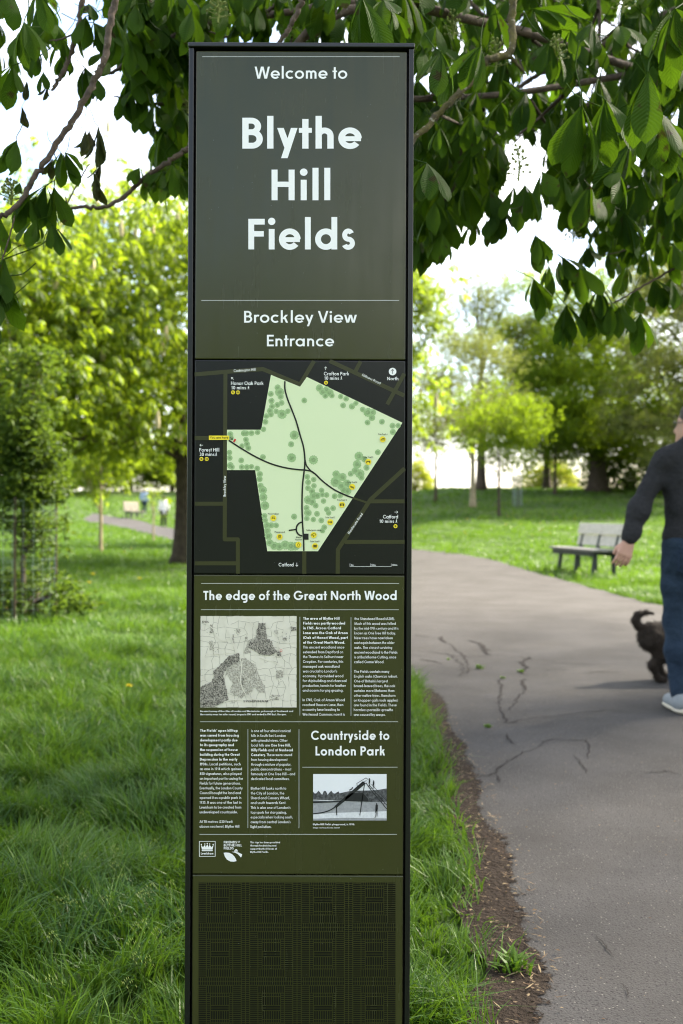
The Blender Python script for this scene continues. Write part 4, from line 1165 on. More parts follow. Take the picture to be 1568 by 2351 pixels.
M_candle = mat('blossom_cream', (0.42, 0.36, 0.20), 0.8, 0.2)
M_candle_s = mat('blossom_stalk', (0.16, 0.19, 0.05), 0.8, 0.2)

T_CH = [compound(s, 3, 2, hang=.62, petiole=False) for s in range(5)]      # far chestnut leaves
T_SP = [spray(s, 5) for s in range(6)]

def tree(name, label, x, y, H, cr_, zlo, trad, n_leaf, size, lm, bm, seed, kind='simple', clumps=90, cent=(0, 0), zmid=None, sink=0.1, limbs=22, cat='tree', group=None, flat=1.0, spread=None, lean=(0, 0), candles=0, core=0.45, azs=None):
    """tapered trunk, limbs reaching the leaf clumps, and a crown of separate leaves"""
    rr = np.random.default_rng(seed)
    z0 = gzf(x, y)
    t = thing(name, label, cat, (x, y, z0), group)
    zc = z0 + (zlo + H) / 2 if zmid is None else z0 + zmid
    top = z0 + H
    rz_up, rz_dn = top - zc, zc - (z0 + zlo)
    # clump centres inside an uneven ellipsoid
    cc = []
    while len(cc) < clumps:
        d = rr.normal(size=3); d /= np.linalg.norm(d)
        r = rr.uniform(core, 1) ** .6
        lump = 0.82 + 0.28 * math.sin(3.1 * d[0] + seed) * math.sin(2.7 * d[1] + 2 * seed) + .12 * math.sin(6 * d[2] + seed)
        bx = 1 + (.35 * abs(d[2]) if d[2] < 0 else 0)
        p = np.array([d[0] * cr_ * bx, d[1] * cr_ * flat * bx, d[2] * (rz_up if d[2] > 0 else rz_dn)]) * r * lump
        cc.append(p + np.array([x + cent[0], y + cent[1], zc]))
    cc = np.array(cc)
    # trunk
    th = z0 + H * .62
    tp = crom([(x, y, z0 - sink), (x + lean[0] * .1, y + lean[1] * .1, z0 + .3 * (th - z0)), (x + lean[0] * .4 + cent[0] * .35, y + lean[1] * .5 + cent[1] * .35, z0 + .65 * (th - z0)), (x + lean[0] + cent[0] * .7, y + lean[1] + cent[1] * .7, th)], 6)
    s = np.linspace(0, 1, len(tp))
    rad = trad * (1 - .72 * s) * (1 + .55 * np.exp(-s * 22))
    b = MB(); b.tube(tp, rad, 12); b.build('trunk', bm, t, True)
    # limbs
    b = MB()
    order = np.argsort(-np.linalg.norm((cc - cc.mean(0)) / np.array([cr_, cr_, (rz_up + rz_dn) / 2]), axis=1))
    for k in order[:limbs]:
        e = cc[k]
        hz = np.clip((e[2] - z0) / H * .75 - .06, .27, .60) / .62
        a = tp[int(hz * (len(tp) - 1))]
        m1 = a * .6 + e * .4 + np.array([0, 0, .10 * np.linalg.norm(e[:2] - a[:2])]) + rr.normal(0, .06 * cr_, 3) * .5
        lp_ = crom([a, m1, a * .2 + e * .8 + rr.normal(0, .03 * cr_, 3), e], 4)
        r0 = trad * rr.uniform(.10, .22)
        b.tube(lp_, np.linspace(r0, max(r0 * .12, .006), len(lp_)), 6, False)
        for _ in range(3):
            q = lp_[rr.integers(len(lp_) // 3, len(lp_))]; e2 = cc[np.argsort(np.linalg.norm(cc - q, axis=1))[rr.integers(1, 5)]]
            if np.linalg.norm(e2 - q) < cr_ * .7:
                l2 = crom([q, (q + e2) / 2 + rr.normal(0, .05 * cr_, 3), e2], 3)
                b.tube(l2, np.linspace(r0 * .4, .005, len(l2)), 5, False)
    b.build('limb', bm, t, True)
    # leaves
    sp_ = spread or .17 * cr_
    ci = rr.integers(0, clumps, n_leaf)
    off = np.clip(rr.normal(size=(n_leaf, 3)), -1.7, 1.7) * sp_ * np.array([1.15, 1.15, .62])
    pos = cc[ci] + off
    pos[:, 2] = np.maximum(pos[:, 2], z0 + zlo * .55 + .1)
    tint = np.clip(rr.normal(.5, .22, n_leaf) + rr.normal(0, .18, clumps)[ci], 0, 1)
    if kind == 'chestnut':
        T_ = T_CH; out = np.arctan2(pos[:, 1] - y - cent[1], pos[:, 0] - x - cent[0]); az = out + rr.normal(0, .9, n_leaf); pit = rr.normal(.1, .5, n_leaf)
    else:
        T_ = T_SP; az = rr.uniform(0, 6.28, n_leaf); pit = rr.normal(.1, .35, n_leaf)
    scatter('crown', T_, pos, az, pit, rr.normal(0, .3, n_leaf), size * rr.uniform(.7, 1.2, n_leaf), tint, lm, t)
    if candles:
        V = MB()
        for k in rr.integers(0, n_leaf, candles):
            p = pos[k] + np.array([0, 0, size * .3])
            V.tube([p, p + (0, 0, .09), p + (0, 0, .2), p + (0.01, 0, .30)], [.035, .05, .035, .008], 5, False)
        V.build('blossom', M_candle, t, False)
    return t

def gp(px, d):
    p = at(px, 1175, d); return p[0], d

# left of the sign
x, y = gp(424, 21)
tree('chestnut_tree', 'big bright green horse chestnut in flower with a thick dark trunk beside the sign', x, y, 9.7, 5.5, 1.9, .25, 9800, .22, M_leaf_sun, M_bark, 11, 'chestnut', 170, zmid=4.2, candles=110, limbs=20, cent=(-.5, 0), core=.3, spread=.74)
x, y = gp(-60, 17)
tree('chestnut_tree', 'light green chestnut whose boughs enter at the left edge behind the caged sapling', x, y, 6.8, 3.3, 1.1, .2, 5600, .205, M_leaf_sun, M_bark, 12, 'chestnut', 70, limbs=20, candles=40, cent=(.4, 0), core=.3)
p = ground_at(52, 1425)
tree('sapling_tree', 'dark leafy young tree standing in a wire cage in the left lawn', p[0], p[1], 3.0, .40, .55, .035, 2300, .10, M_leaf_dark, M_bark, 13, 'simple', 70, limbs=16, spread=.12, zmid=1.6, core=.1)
CAGE_L = p
p = ground_at(231, 1271)
tree('young_tree', 'slim young tree with a bare pale trunk left of the sign', p[0], p[1], 4.2, 1.2, 1.5, .055, 700, .2, M_leaf_sun, M_bark_pale, 14, 'chestnut', 34, limbs=10)
p = ground_at(352, 1244)
tree('young_tree', 'small sapling beside the distant path near the woman in white', p[0], p[1], 2.1, .20, .8, .04, 60, .11, M_leaf_sun, M_bark_pale, 15, 'simple', 24, limbs=8, spread=.16)
far = [(20, 96, 9, 5.6, 'dense'), (120, 112, 10, 6.5, 'dense'), (215, 105, 7, 5.2, 'low'), (300, 116, 7, 6, 'low'), (395, 118, 7, 6, 'low'), (560, 110, 11, 6, 'low')]
FL = ['far rounded tree on the hill at the left edge beyond the lawn', 'tall far tree beyond the lawn behind the left chestnut', 'low far tree above the bend of the distant path', 'far tree behind the two strollers by the pale bench', 'far tree just left of the sign beyond the path', 'far tall tree hidden mostly behind the sign']
for k, (px, d, H, c_, _) in enumerate(far):
    x, y = gp(px, d)
    tree('distant_tree', FL[k], x, y, H, c_, -.6, .3, 1900, .6, M_leaf_mid if k % 2 else M_leaf_sun, M_bark, 30 + k, 'simple', 60, limbs=8, sink=.6, core=.2)

# right of the sign
x, y = gp(1000, 45); tree('young_tree', 'thin young tree with brownish spring leaves just right of the sign', x, y, 6.4, 2.0, 1.5, .08, 2400, .15, M_leaf_pale, M_bark, 41, 'simple', 46, limbs=24, spread=.42)
x, y = gp(1085, 42); tree('young_tree', 'young tree with a pale straight trunk on the rising lawn', x, y, 8.2, 2.3, 1.7, .13, 3000, .16, M_leaf_pale, M_bark_pale, 42, 'simple', 48, limbs=26, spread=.5)
x, y = gp(1104, 54); tree('mature_tree', 'tall half-bare tree with a dark trunk on the crest', x, y, 13.5, 3.6, 2.4, .28, 4200, .19, M_leaf_pale, M_bark, 43, 'simple', 70, limbs=44, spread=.5)
p = ground_at(1145, 1186); tree('young_tree', 'slender green tree with thin brown stem nearest to the bench', p[0], p[1], 5.4, 1.9, 1.3, .065, 2600, .16, M_leaf_mid, M_bark, 44, 'simple', 44, limbs=20, spread=.36)
p = ground_at(1188, 1162); tree('sapling_tree', 'tiny sapling inside a pale tree guard on the right lawn', p[0], p[1], 1.9, .22, .5, .03, 60, .12, M_leaf_mid, M_bark, 45, 'simple', 10, limbs=5, spread=.08)
CAGE_R = p
x, y = gp(1274, 50); tree('young_tree', 'young spreading green tree with a thin stem before the yellow bush', x, y, 5.2, 2.6, 1.3, .10, 3800, .18, M_leaf_mid, M_bark, 46, 'simple', 54, limbs=22, spread=.45)
x, y = gp(1372, 52); tree('mature_tree', 'broad mature tree with a thick trunk and dense dark lower crown behind the bench', x, y, 13.6, 6.4, .3, .50, 13500, .30, M_leaf_mid, M_bark, 47, 'simple', 200, limbs=40, spread=.62, zmid=5.2, core=.35)
x, y = gp(1255, 57); tree('mature_tree', 'round olive green tree left of the broad mature tree', x, y, 10.5, 4.4, 1.8, .24, 6000, .25, M_leaf_mid, M_bark, 48, 'simple', 100, limbs=30, spread=.48)
x, y = gp(1620, 44); tree('mature_tree', 'soft light green tree at the right edge behind the walking man', x, y, 12.5, 5.2, 1.2, .3, 10000, .27, M_leaf_pale, M_bark, 49, 'simple', 130, limbs=30, spread=.55)
x, y = gp(955, 34); tree('chestnut_tree', 'fresh green chestnut leaning out from behind the right side of the sign', x - .9, y, 11.0, 2.0, 2.0, .16, 7500, .15, M_leaf_sun, M_bark, 50, 'chestnut', 60, limbs=22, candles=24, core=.3)

def bush(name, label, px, d, wid, hi, n, size, lm, seed, zo=0.0):
    rr = np.random.default_rng(seed); x, y = gp(px, d); z = gzf(x, y) - zo
    t = thing(name, label, 'bush', (x, y, z))
    b = MB()
    for _ in range(14):
        a = rr.uniform(0, 6.28); e = np.array([x + math.cos(a) * wid * .4 * rr.uniform(.3, 1), y + math.sin(a) * wid * .3, z + hi * rr.uniform(.5, .9)])
        b.tube(crom([(x + rr.normal(0, .1), y, z - .1), (x * .6 + e[0] * .4, y, z + hi * .35), e], 3), [.03] * 3 + [.02] * 2 + [.008] * 2, 5, False)
    b.build('stem', M_bark, t, True)
    th = rr.uniform(0, 6.28, n); v = rr.uniform(0, 1, n); r = rr.uniform(.45, 1, n) ** .5 * (1 + .15 * np.sin(3 * th + seed))
    ph = np.arccos(v)
    pos = np.stack([x + wid / 2 * r * np.sin(ph) * np.cos(th), y + wid / 2 * .8 * r * np.sin(ph) * np.sin(th), z + .1 + hi * r * np.cos(ph)], 1)
    scatter('foliage', T_SP, pos, rr.uniform(0, 6.28, n), rr.normal(.1, .3, n), rr.normal(0, .3, n), size * rr.uniform(.7, 1.2, n), np.clip(rr.normal(.5, .25, n), 0, 1), lm, t)
bush('bush', 'glowing yellow green bush on the crest between two trunks', 1266, 64, 3.9, 2.1, 1100, .3, M_leaf_gold, 61, .2)
bush('bush', 'yellow green bush at the right edge of the sign on the crest', 950, 62, 3.0, 2.3, 700, .3, M_leaf_gold, 62, .2)
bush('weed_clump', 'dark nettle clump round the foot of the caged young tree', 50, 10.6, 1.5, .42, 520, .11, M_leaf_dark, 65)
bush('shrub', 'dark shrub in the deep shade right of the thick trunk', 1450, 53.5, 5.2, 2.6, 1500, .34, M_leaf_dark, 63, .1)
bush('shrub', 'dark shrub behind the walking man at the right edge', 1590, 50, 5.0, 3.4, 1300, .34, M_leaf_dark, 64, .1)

def unseen_tree_at(label, x, y, H, c_, seed):  # unseen trees added behind the camera to darken the sign's lower reflections
    tree('unseen_tree', label, x, y, H, c_, .4, .25, 1500, .55, M_leaf_mid, M_bark, seed, 'simple', 60, limbs=8)
for k_, (x, y, H, c_) in enumerate(((-9, -17, 6.0, 4.2), (-2, -18, 6.6, 4.6), (5.5, -17, 5.6, 4.2), (13, -18, 6.5, 4.6), (-17, -17, 7, 4.6))):
    unseen_tree_at(('unseen added tree %s the park entrance' % ('left of', 'facing', 'just right of', 'well right of', 'far left of')[k_]), x, y, H, c_, 80 + k_)

# ------------------------------------------------------------------ the overhanging horse chestnut
TX, TY = 5.4, 8.2
ch = thing('horse_chestnut', 'overhanging horse chestnut with drooping dark green leaves framing the top of the sign', 'tree', (TX, TY, gzf(TX, TY)))
b = MB()
tp = crom([(TX, TY, -.1), (TX - .05, TY - .05, 1.2), (TX - .2, TY - .2, 2.6), (TX - .1, TY, 4.4), (TX + .1, TY, 6.6), (TX, TY, 8.5)], 6)
s = np.linspace(0, 1, len(tp)); b.tube(tp, .34 * (1 - .75 * s) * (1 + .5 * np.exp(-20 * s)), 14); b.build('trunk', M_lichen, ch, True)

def bough(pts, r0, r1, m, start=None, mid=None, nob=True, n=8):
    r0, r1 = r0 * .66, r1 * .60
    """pts: (px, py, distance) in view; start joins it to the trunk out of view"""
    P = [at(*p) for p in pts]
    pre = []
    if start:
        # the bough runs straight back out of view before it turns towards the trunk
        p0, p1 = Vector(P[0]), Vector(P[1]); dr_ = (p0 - p1).normalized()
        e1 = p0 + dr_ * .25; m0 = Vector(mid or start)
        e2 = e1 + dr_ * .45 + (m0 - e1).normalized() * .25
        pre = [start] + ([mid] if mid else []) + [e2[:], e1[:]]
    Q = crom(pre + P, n)
    rr_ = np.linspace(r0, r1, len(Q))
    if start:
        k0 = len(pre) * n
        rr_[:k0] = np.linspace(r0 * 2.2, r0, k0)
        rr_[k0:] = np.linspace(r0, r1, len(Q) - k0)
    rr_[-4:] *= np.array([.95, .85, .7, .4])
    jit = np.array([1 + .16 * math.sin(i * 2.3) * math.sin(i * .9 + r0 * 900) for i in range(len(Q))])
    rs = np.random.default_rng(int(r0 * 1e5) + len(Q)); Q[1:-1] += rs.normal(0, r0 * .22, (len(Q) - 2, 3))
    b = MB(); b.tube(Q, rr_ * jit, 9); return b.build('bough', m, ch, True)
T3 = (TX - .2, TY - .2, 3.2); T4 = (TX - .1, TY, 4.4)
bough([(275, -60, 2.75), (262, 0, 2.75), (252, 62, 2.74), (240, 130, 2.73), (215, 190, 2.72), (170, 270, 2.70), (120, 345, 2.68), (80, 405, 2.66), (45, 465, 2.64), (0, 497, 2.62), (-40, 512, 2.6)], .0155, .0105, M_twig, T4, (1.5, 4.5, 5.2))
bough([(205, -60, 2.9), (190, 0, 2.9), (178, 75, 2.9), (155, 140, 2.9), (135, 182, 2.9), (118, 208, 2.9)], .014, .009, M_twig, T4, (1.2, 4.6, 5.4))
bough([(175, 75, 2.9), (140, 90, 2.9), (112, 93, 2.9)], .005, .003, M_twig)
bough([(460, 315, 3.2), (432, 338, 3.2), (398, 364, 3.2), (340, 402, 3.2), (290, 447, 3.18), (240, 477, 3.16), (190, 474, 3.15), (148, 480, 3.14)], .0145, .008, M_twig, T3, (2.4, 5.2, 3.1))
bough([(160, 476, 3.14), (153, 465, 3.14), (150, 448, 3.14)], .005, .003, M_twig)
bough([(560, 40, 3.3), (490, 50, 3.3), (410, 78, 3.3), (350, 100, 3.28), (305, 135, 3.26), (262, 163, 3.25), (235, 172, 3.25)], .015, .008, M_twig, T4, (2.5, 5.2, 4.6))
bough([(480, 238, 3.5), (432, 239, 3.5), (380, 239, 3.5), (335, 236, 3.48), (298, 225, 3.46), (260, 222, 3.45)], .011, .006, M_twig, T3, (2.6, 5.2, 3.4))
bough([(660, -30, 3.2), (640, 5, 3.2), (600, 35, 3.2), (560, 60, 3.2), (525, 85, 3.2), (478, 72, 3.2)], .011, .006, M_twig, T4, (2.5, 5, 4.8))
bough([(710, -30, 3.0), (690, 10, 3.0), (668, 55, 3.0), (640, 105, 3.0), (615, 160, 3.05)], .014, .010, M_twig, T4, (2.6, 5, 5.0))
bough([(725, -30, 3.5), (698, 12, 3.5), (672, 80, 3.5), (660, 120, 3.5)], .008, .006, M_twig, T4, (2.6, 5, 5.0))
bough([(1178, -40, 3.1), (1175, 40, 3.1), (1170, 120, 3.05), (1120, 138, 3.0), (1095, 172, 3.0), (1050, 217, 2.95), (1000, 268, 2.9), (949, 322, 2.85), (915, 372, 2.8)], .019, .013, M_lichen, T4, (3.2, 5.2, 4.8))
bough([(1170, 130, 3.05), (1190, 150, 3.05), (1206, 170, 3.05)], .010, .006, M_lichen)
bough([(1640, 238, 5.0), (1568, 240, 5.0), (1434, 233, 4.9), (1340, 246, 4.8), (1250, 245, 4.8), (1120, 245, 4.8), (1010, 280, 4.8)], .035, .012, M_bark, T3, (3.6, 6.2, 3.4))
bough([(1060, -30, 4.0), (1085, 10, 4.0), (1130, 45, 4.0), (1175, 45, 4.0), (1230, 20, 4.0), (1320, -20, 4.0)], .013, .010, M_bark, T4, (3.5, 5.5, 5.2))
bough([(1150, -20, 4.6), (1150, 60, 4.6), (1142, 150, 4.6), (1140, 235, 4.6)], .016, .010, M_bark, T4, (3.5, 5.6, 5.2))
bough([(1375, -30, 4.2), (1376, 60, 4.2), (1372, 150, 4.2), (1358, 215, 4.2)], .014, .009, M_bark, T4, (4.0, 5.6, 5.0))
bough([(1330, 130, 4.5), (1240, 170, 4.5), (1180, 215, 4.5), (1150, 280, 4.5), (1120, 320, 4.5), (1050, 335, 4.5)], .018, .008, M_bark, T3, (3.6, 6.0, 3.6))
bough([(1640, 590, 3.6), (1568, 608, 3.6), (1520, 632, 3.6), (1470, 660, 3.58), (1409, 695, 3.55), (1380, 694, 3.55)], .0075, .004, M_twig, T3, (3.4, 5.4, 2.9))
bough([(1560, 480, 3.8), (1500, 518, 3.8), (1470, 548, 3.8), (1432, 575, 3.8), (1380, 586, 3.8)], .005, .003, M_twig, T3, (3.4, 5.4, 3.0))
bough([(1120, 320, 4.4), (1150, 350, 4.4), (1140, 390, 4.4), (1130, 405, 4.4)], .007, .004, M_bark)
bough([(1000, 260, 2.9), (1060, 300, 3.4), (1045, 420, 3.6), (1010, 470, 3.7), (985, 478, 3.7)], .008, .004, M_bark)
bough([(-10, 640, 2.62), (8, 590, 2.62), (28, 520, 2.63), (34, 494, 2.64)], .0035, .003, M_twig)
bough([(148, 480, 3.14), (168, 440, 3.12), (196, 390, 3.1), (210, 372, 3.1)], .004, .003, M_twig)
rr = random.Random(77)
for _ in range(46):      # fine twigs among the dense leaves on the right
    px, py, d = rr.uniform(950, 1560), rr.uniform(-10, 330), rr.uniform(3.2, 6.5)
    dx, dy = rr.uniform(-110, 110), rr.uniform(20, 120)
    P = crom([at(px, py, d), at(px + dx * .5 + rr.gauss(0, 12), py + dy * .45, d + .1), at(px + dx, py + dy, d + rr.uniform(-.2, .2))], 4)
    b = MB(); b.tube(P, np.linspace(.008, .003, len(P)), 5, False); b.build('twig', M_bark, ch, True)

T_HI = [compound(100 + s, 10, 4, hang=1.12) for s in range(9)]
T_MD = [compound(200 + s, 6, 2, hang=1.1) for s in range(8)]
T_WILT = [compound(300 + s, 8, 4, nl=5, hang=1.7) for s in range(3)]
T_LO = [compound(400 + s, 2, 2, hang=1.0, petiole=False) for s in range(5)]

hi = []     # px, py, distance, leaflet length in px (1568 wide), azimuth or None
HUB = '''20 -28 2.5 92;85 -22 2.5 86;55 50 2.6 92;68 62 2.9 80;28 150 2.6 92;75 98 2.9 66;150 120 3 56;142 86 2.9 60;196 38 2.9 70;215 52 2.9 72;262 38 2.9 84;300 92 3.1 78;320 60 3.2 92;250 120 3 62;195 155 3 76;205 10 2.9 60;
330 190 3.2 78;300 175 3.2 84;296 205 3.2 62;345 60 3.3 88;372 40 3.3 88;395 95 3.3 80;380 120 3.3 84;410 100 3.3 80;430 30 3.2 90;440 25 2.7 86;470 10 3.2 60;455 60 3.3 60;
390 180 3.5 80;355 240 3.5 72;330 255 3.5 60;395 290 3.5 74;400 255 3.5 88;375 300 3.4 80;415 320 3.5 70;340 395 3.2 54;395 380 3.2 60;410 400 3.2 50;375 395 3.2 56;320 385 3.2 44;420 240 3.6 78;
38 322 2.7 72;46 420 2.66 24;105 425 2.7 86;66 450 2.7 70;124 430 2.7 82;84 450 2.7 66;60 565 2.64 0;10 595 2.62 150;-6 640 2.62 100;0 500 2.62 60;82 505 2.66 64;120 515 2.66 70;150 350 2.7 70;140 350 2.7 60;100 165 2.8 40;
520 -6 3 90;556 26 3 52;590 12 3.1 60;610 40 3.2 55;700 -10 3.2 60;740 -12 3.2 64;760 10 3.4 50;640 -20 3.2 66;575 -25 3.2 70;548 50 3.2 48;660 60 3.5 40;715 75 3.5 34;500 20 3.4 60;
832 -4 2.35 118;880 0 2.5 96;905 30 2.9 80;925 -20 3 90;780 -30 3 70;
1012 118 2.6 104;1104 104 2.8 92;1072 110 3.1 60;1000 60 3 70;970 110 3 76;1010 292 3.1 60;1150 235 3.2 60;1080 260 3.3 68;980 375 2.6 96;1045 240 3.3 60;1085 262 3.2 56;
1336 242 2.5 152;1390 250 2.7 110;1488 165 2.3 190;1500 240 2.5 150;1550 20 2.4 150;1540 40 2.6 130;1420 60 3 90;1358 52 3 84;1262 95 3 80;1264 96 3.2 84;1310 70 3.2 70;1445 330 2.9 120;1420 395 2.9 100;1530 280 2.6 130;1390 230 2.6 130;
1245 395 3.2 92;1180 430 3.3 84;1205 425 3.1 74;1355 425 3.2 96;1330 420 3.4 84;1380 430 3.4 82;1290 400 3.3 70;1235 545 3.1 66;1228 540 3.2 68;1125 436 3.4 62;1140 470 3.4 76;1015 535 3.4 66;1000 545 3.5 60;1090 505 3.6 54;1140 490 3.4 70;
1290 590 3.4 76;1305 600 3.5 80;1225 640 3.4 76;1330 612 3.4 78;1375 660 3.5 64;1300 700 3.5 74;1290 745 3.5 52;1260 610 3.5 62;1345 690 3.5 70;1430 700 3.5 60;1405 695 3.5 74;1470 720 3.5 76;1420 705 3.5 62;1370 700 3.6 70;1500 640 3.7 64;1540 640 3.7 66;1440 610 3.8 62;1395 580 3.8 58;1350 570 3.8 60;1552 480 3.4 80;1545 560 3.6 74;1460 660 3.7 56'''
for q in HUB.replace('\n', '').split(';'):
    a = list(map(float, q.split()))
    if a[3] > 0: hi.append(a)
rr = np.random.default_rng(5)
pos, sc_, az = [], [], []
for px, py, d, L in hi:
    pos.append(at(px, py, d)); sc_.append(min(L, 110 + .35 * max(L - 110, 0)) / F15 * d * 1.30); az.append(rr.uniform(-2.4, -.7))
n = len(pos)
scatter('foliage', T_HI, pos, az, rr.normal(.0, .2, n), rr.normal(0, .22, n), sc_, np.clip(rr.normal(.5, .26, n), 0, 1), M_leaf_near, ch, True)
# scorched, curled leaves hanging from the left branch
W_ = [(225, 290, 2.75, 96), (205, 300, 2.75, 70), (215, 395, 2.75, 78), (232, 375, 2.8, 62), (120, 365, 2.72, 50), (62, 185, 2.8, 44), (50, 245, 2.8, 50), (108, 195, 2.8, 38), (196, 300, 2.7, 60), (200, 12, 2.8, 30), (1200, 470, 3, 36)]
n = len(W_)
scatter('withered_foliage', T_WILT, [at(*q[:3]) for q in W_], rr.uniform(-2.6, -.6, n), rr.normal(.3, .3, n), rr.normal(0, .3, n), [q[3] / F15 * q[2] for q in W_], rr.uniform(0, 1, n), M_leaf_scorch, ch, True)

def fill(poly, count, d0, d1, L0, L1, seed):
    q = np.random.default_rng(seed); P = np.array(poly, float); lo, hi_ = P.min(0), P.max(0)
    out = []
    while len(out) < count:
        p = q.uniform(lo, hi_)
        if in_poly(poly, p[0:1], p[1:2])[0]:
            d = q.uniform(d0, d1); out.append((*at(p[0], p[1], d), q.uniform(L0, L1)))
    return np.array(out)
sets = [fill([(945, -60), (1640, -60), (1640, 330), (1480, 330), (1300, 250), (1150, 330), (1080, 380), (1010, 440), (940, 480)], 225, 3.2, 6.0, .15, .21, 1),
        fill([(940, -60), (1640, -60), (1640, 250), (940, 330)], 165, 6.0, 9.0, .14, .2, 2),
        fill([(940, 200), (1060, 260), (1120, 330), (1090, 400), (1040, 460), (990, 530), (940, 560)], 120, 3.4, 6, .13, .19, 3),
        fill([(1270, 250), (1640, 220), (1640, 520), (1500, 480), (1420, 500), (1330, 440), (1250, 400)], 120, 3.2, 6, .14, .21, 4),
        fill([(1380, 480), (1640, 440), (1640, 690), (1540, 600), (1420, 560)], 40, 4.0, 6.5, .13, .18, 5),
        fill([(320, -60), (960, -60), (960, 70), (800, 60), (620, 20), (520, 60), (430, 140), (350, 120)], 84, 3.0, 5, .13, .19, 6),
        fill([(360, 130), (435, 120), (435, 330), (400, 400), (350, 340), (390, 260)], 74, 3.3, 5, .12, .18, 7),
        fill([(240, -60), (430, -60), (430, 160), (330, 190), (290, 110)], 70, 3.0, 4.6, .12, .17, 8),
        fill([(-40, -60), (240, -60), (200, 60), (60, 120), (-40, 160)], 9, 2.9, 4.2, .11, .16, 11),
        fill([(-40, 560), (40, 600), (50, 690), (-40, 720)], 5, 2.5, 2.8, .12, .15, 12),
        fill([(1020, 330), (1090, 330), (1130, 300), (1160, 420), (1120, 460), (1060, 450)], 30, 3.6, 5.6, .10, .15, 9),
        fill([(1190, 430), (1420, 420), (1460, 560), (1340, 560), (1280, 480)], 22, 4, 6, .1, .14, 10)]
A = np.vstack(sets); n = len(A)
rr = np.random.default_rng(9)
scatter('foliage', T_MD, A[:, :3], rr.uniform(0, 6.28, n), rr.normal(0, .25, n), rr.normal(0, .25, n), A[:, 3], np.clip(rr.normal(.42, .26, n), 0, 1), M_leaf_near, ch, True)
# the rest of the crown, above and beside the view
n0 = 13000
d = rr.normal(size=(n0, 3)); d /= np.linalg.norm(d, axis=1, keepdims=True)
q = d * (rr.uniform(.12, 1, (n0, 1)) ** .5) * np.array([7.2, 8.0, 3.8]) + np.array([TX - .6, TY - .2, 6.6])
mpx = q[:, 0] / np.maximum(q[:, 1], .01); mz = (q[:, 2] - CAM_H) / np.maximum(q[:, 1], .01)
view = (q[:, 1] > 0.3) & (np.abs(mpx) < .40) & (mz < .58)
view |= (q[:, 1] < 1.2) & (q[:, 2] < 3.4)
q = q[~view]; n = len(q)
scatter('foliage', T_LO, q, rr.uniform(0, 6.28, n), rr.normal(0, .25, n), rr.normal(0, .25, n), rr.uniform(.14, .2, n), np.clip(rr.normal(.45, .25, n), 0, 1), M_leaf_near, ch)
b = MB()
for k in range(40):
    e = q[rr.integers(n)]; a = tp[rr.integers(len(tp) // 3, len(tp))]
    if abs(e[0] / max(e[1], .1)) < .42 and (e[2] - CAM_H) / max(e[1], .1) < .7: continue
    l_ = crom([a, a * .55 + e * .45 + rr.normal(0, .25, 3), e], 5); b.tube(l_, np.linspace(.07, .012, len(l_)), 6, False)
b.build('bough', M_bark, ch, True)
# flower candles
def candle(px, py, d, h, up=1.0):
    b = MB(); base = np.array(at(px, py, d)); hh = h / F15 * d
    r2 = np.random.default_rng(int(px))
    b.tube([base, base + (0.004, 0, hh * .5 * up), base + (-.003, 0, hh * up)], [.0035, .0028, .0015], 5, False)
    for k in range(26):
        z = hh * (.15 + .85 * k / 26); a = k * 2.4; r = .035 * (1 - .75 * k / 26)
        p = base + (0, 0, z * up); e = p + np.array([math.cos(a) * r, math.sin(a) * r, .012])
        b.tube([p, e], [.0012, .0016], 4, False); b.tube([e - (0, 0, .004), e, e + (0, 0, .005)], [.002, .0055, .001], 5, False)
    b.build('flower_spike', M_candle_s, ch, False)
for q_ in ((1138, 165, 3.1, 70), (1430, 30, 2.9, 60), (1278, 150, 3, 62), (1190, 415, 3.0, 74), (25, 470, 2.7, 50), (1040, 90, 3.3, 60), (500, 52, 2.9, 60), (375, 130, 3.4, 50), (1315, 560, 3.9, 40), (1165, 270, 3.6, 50), (430, 260, 3.4, 46)):
    candle(*q_)
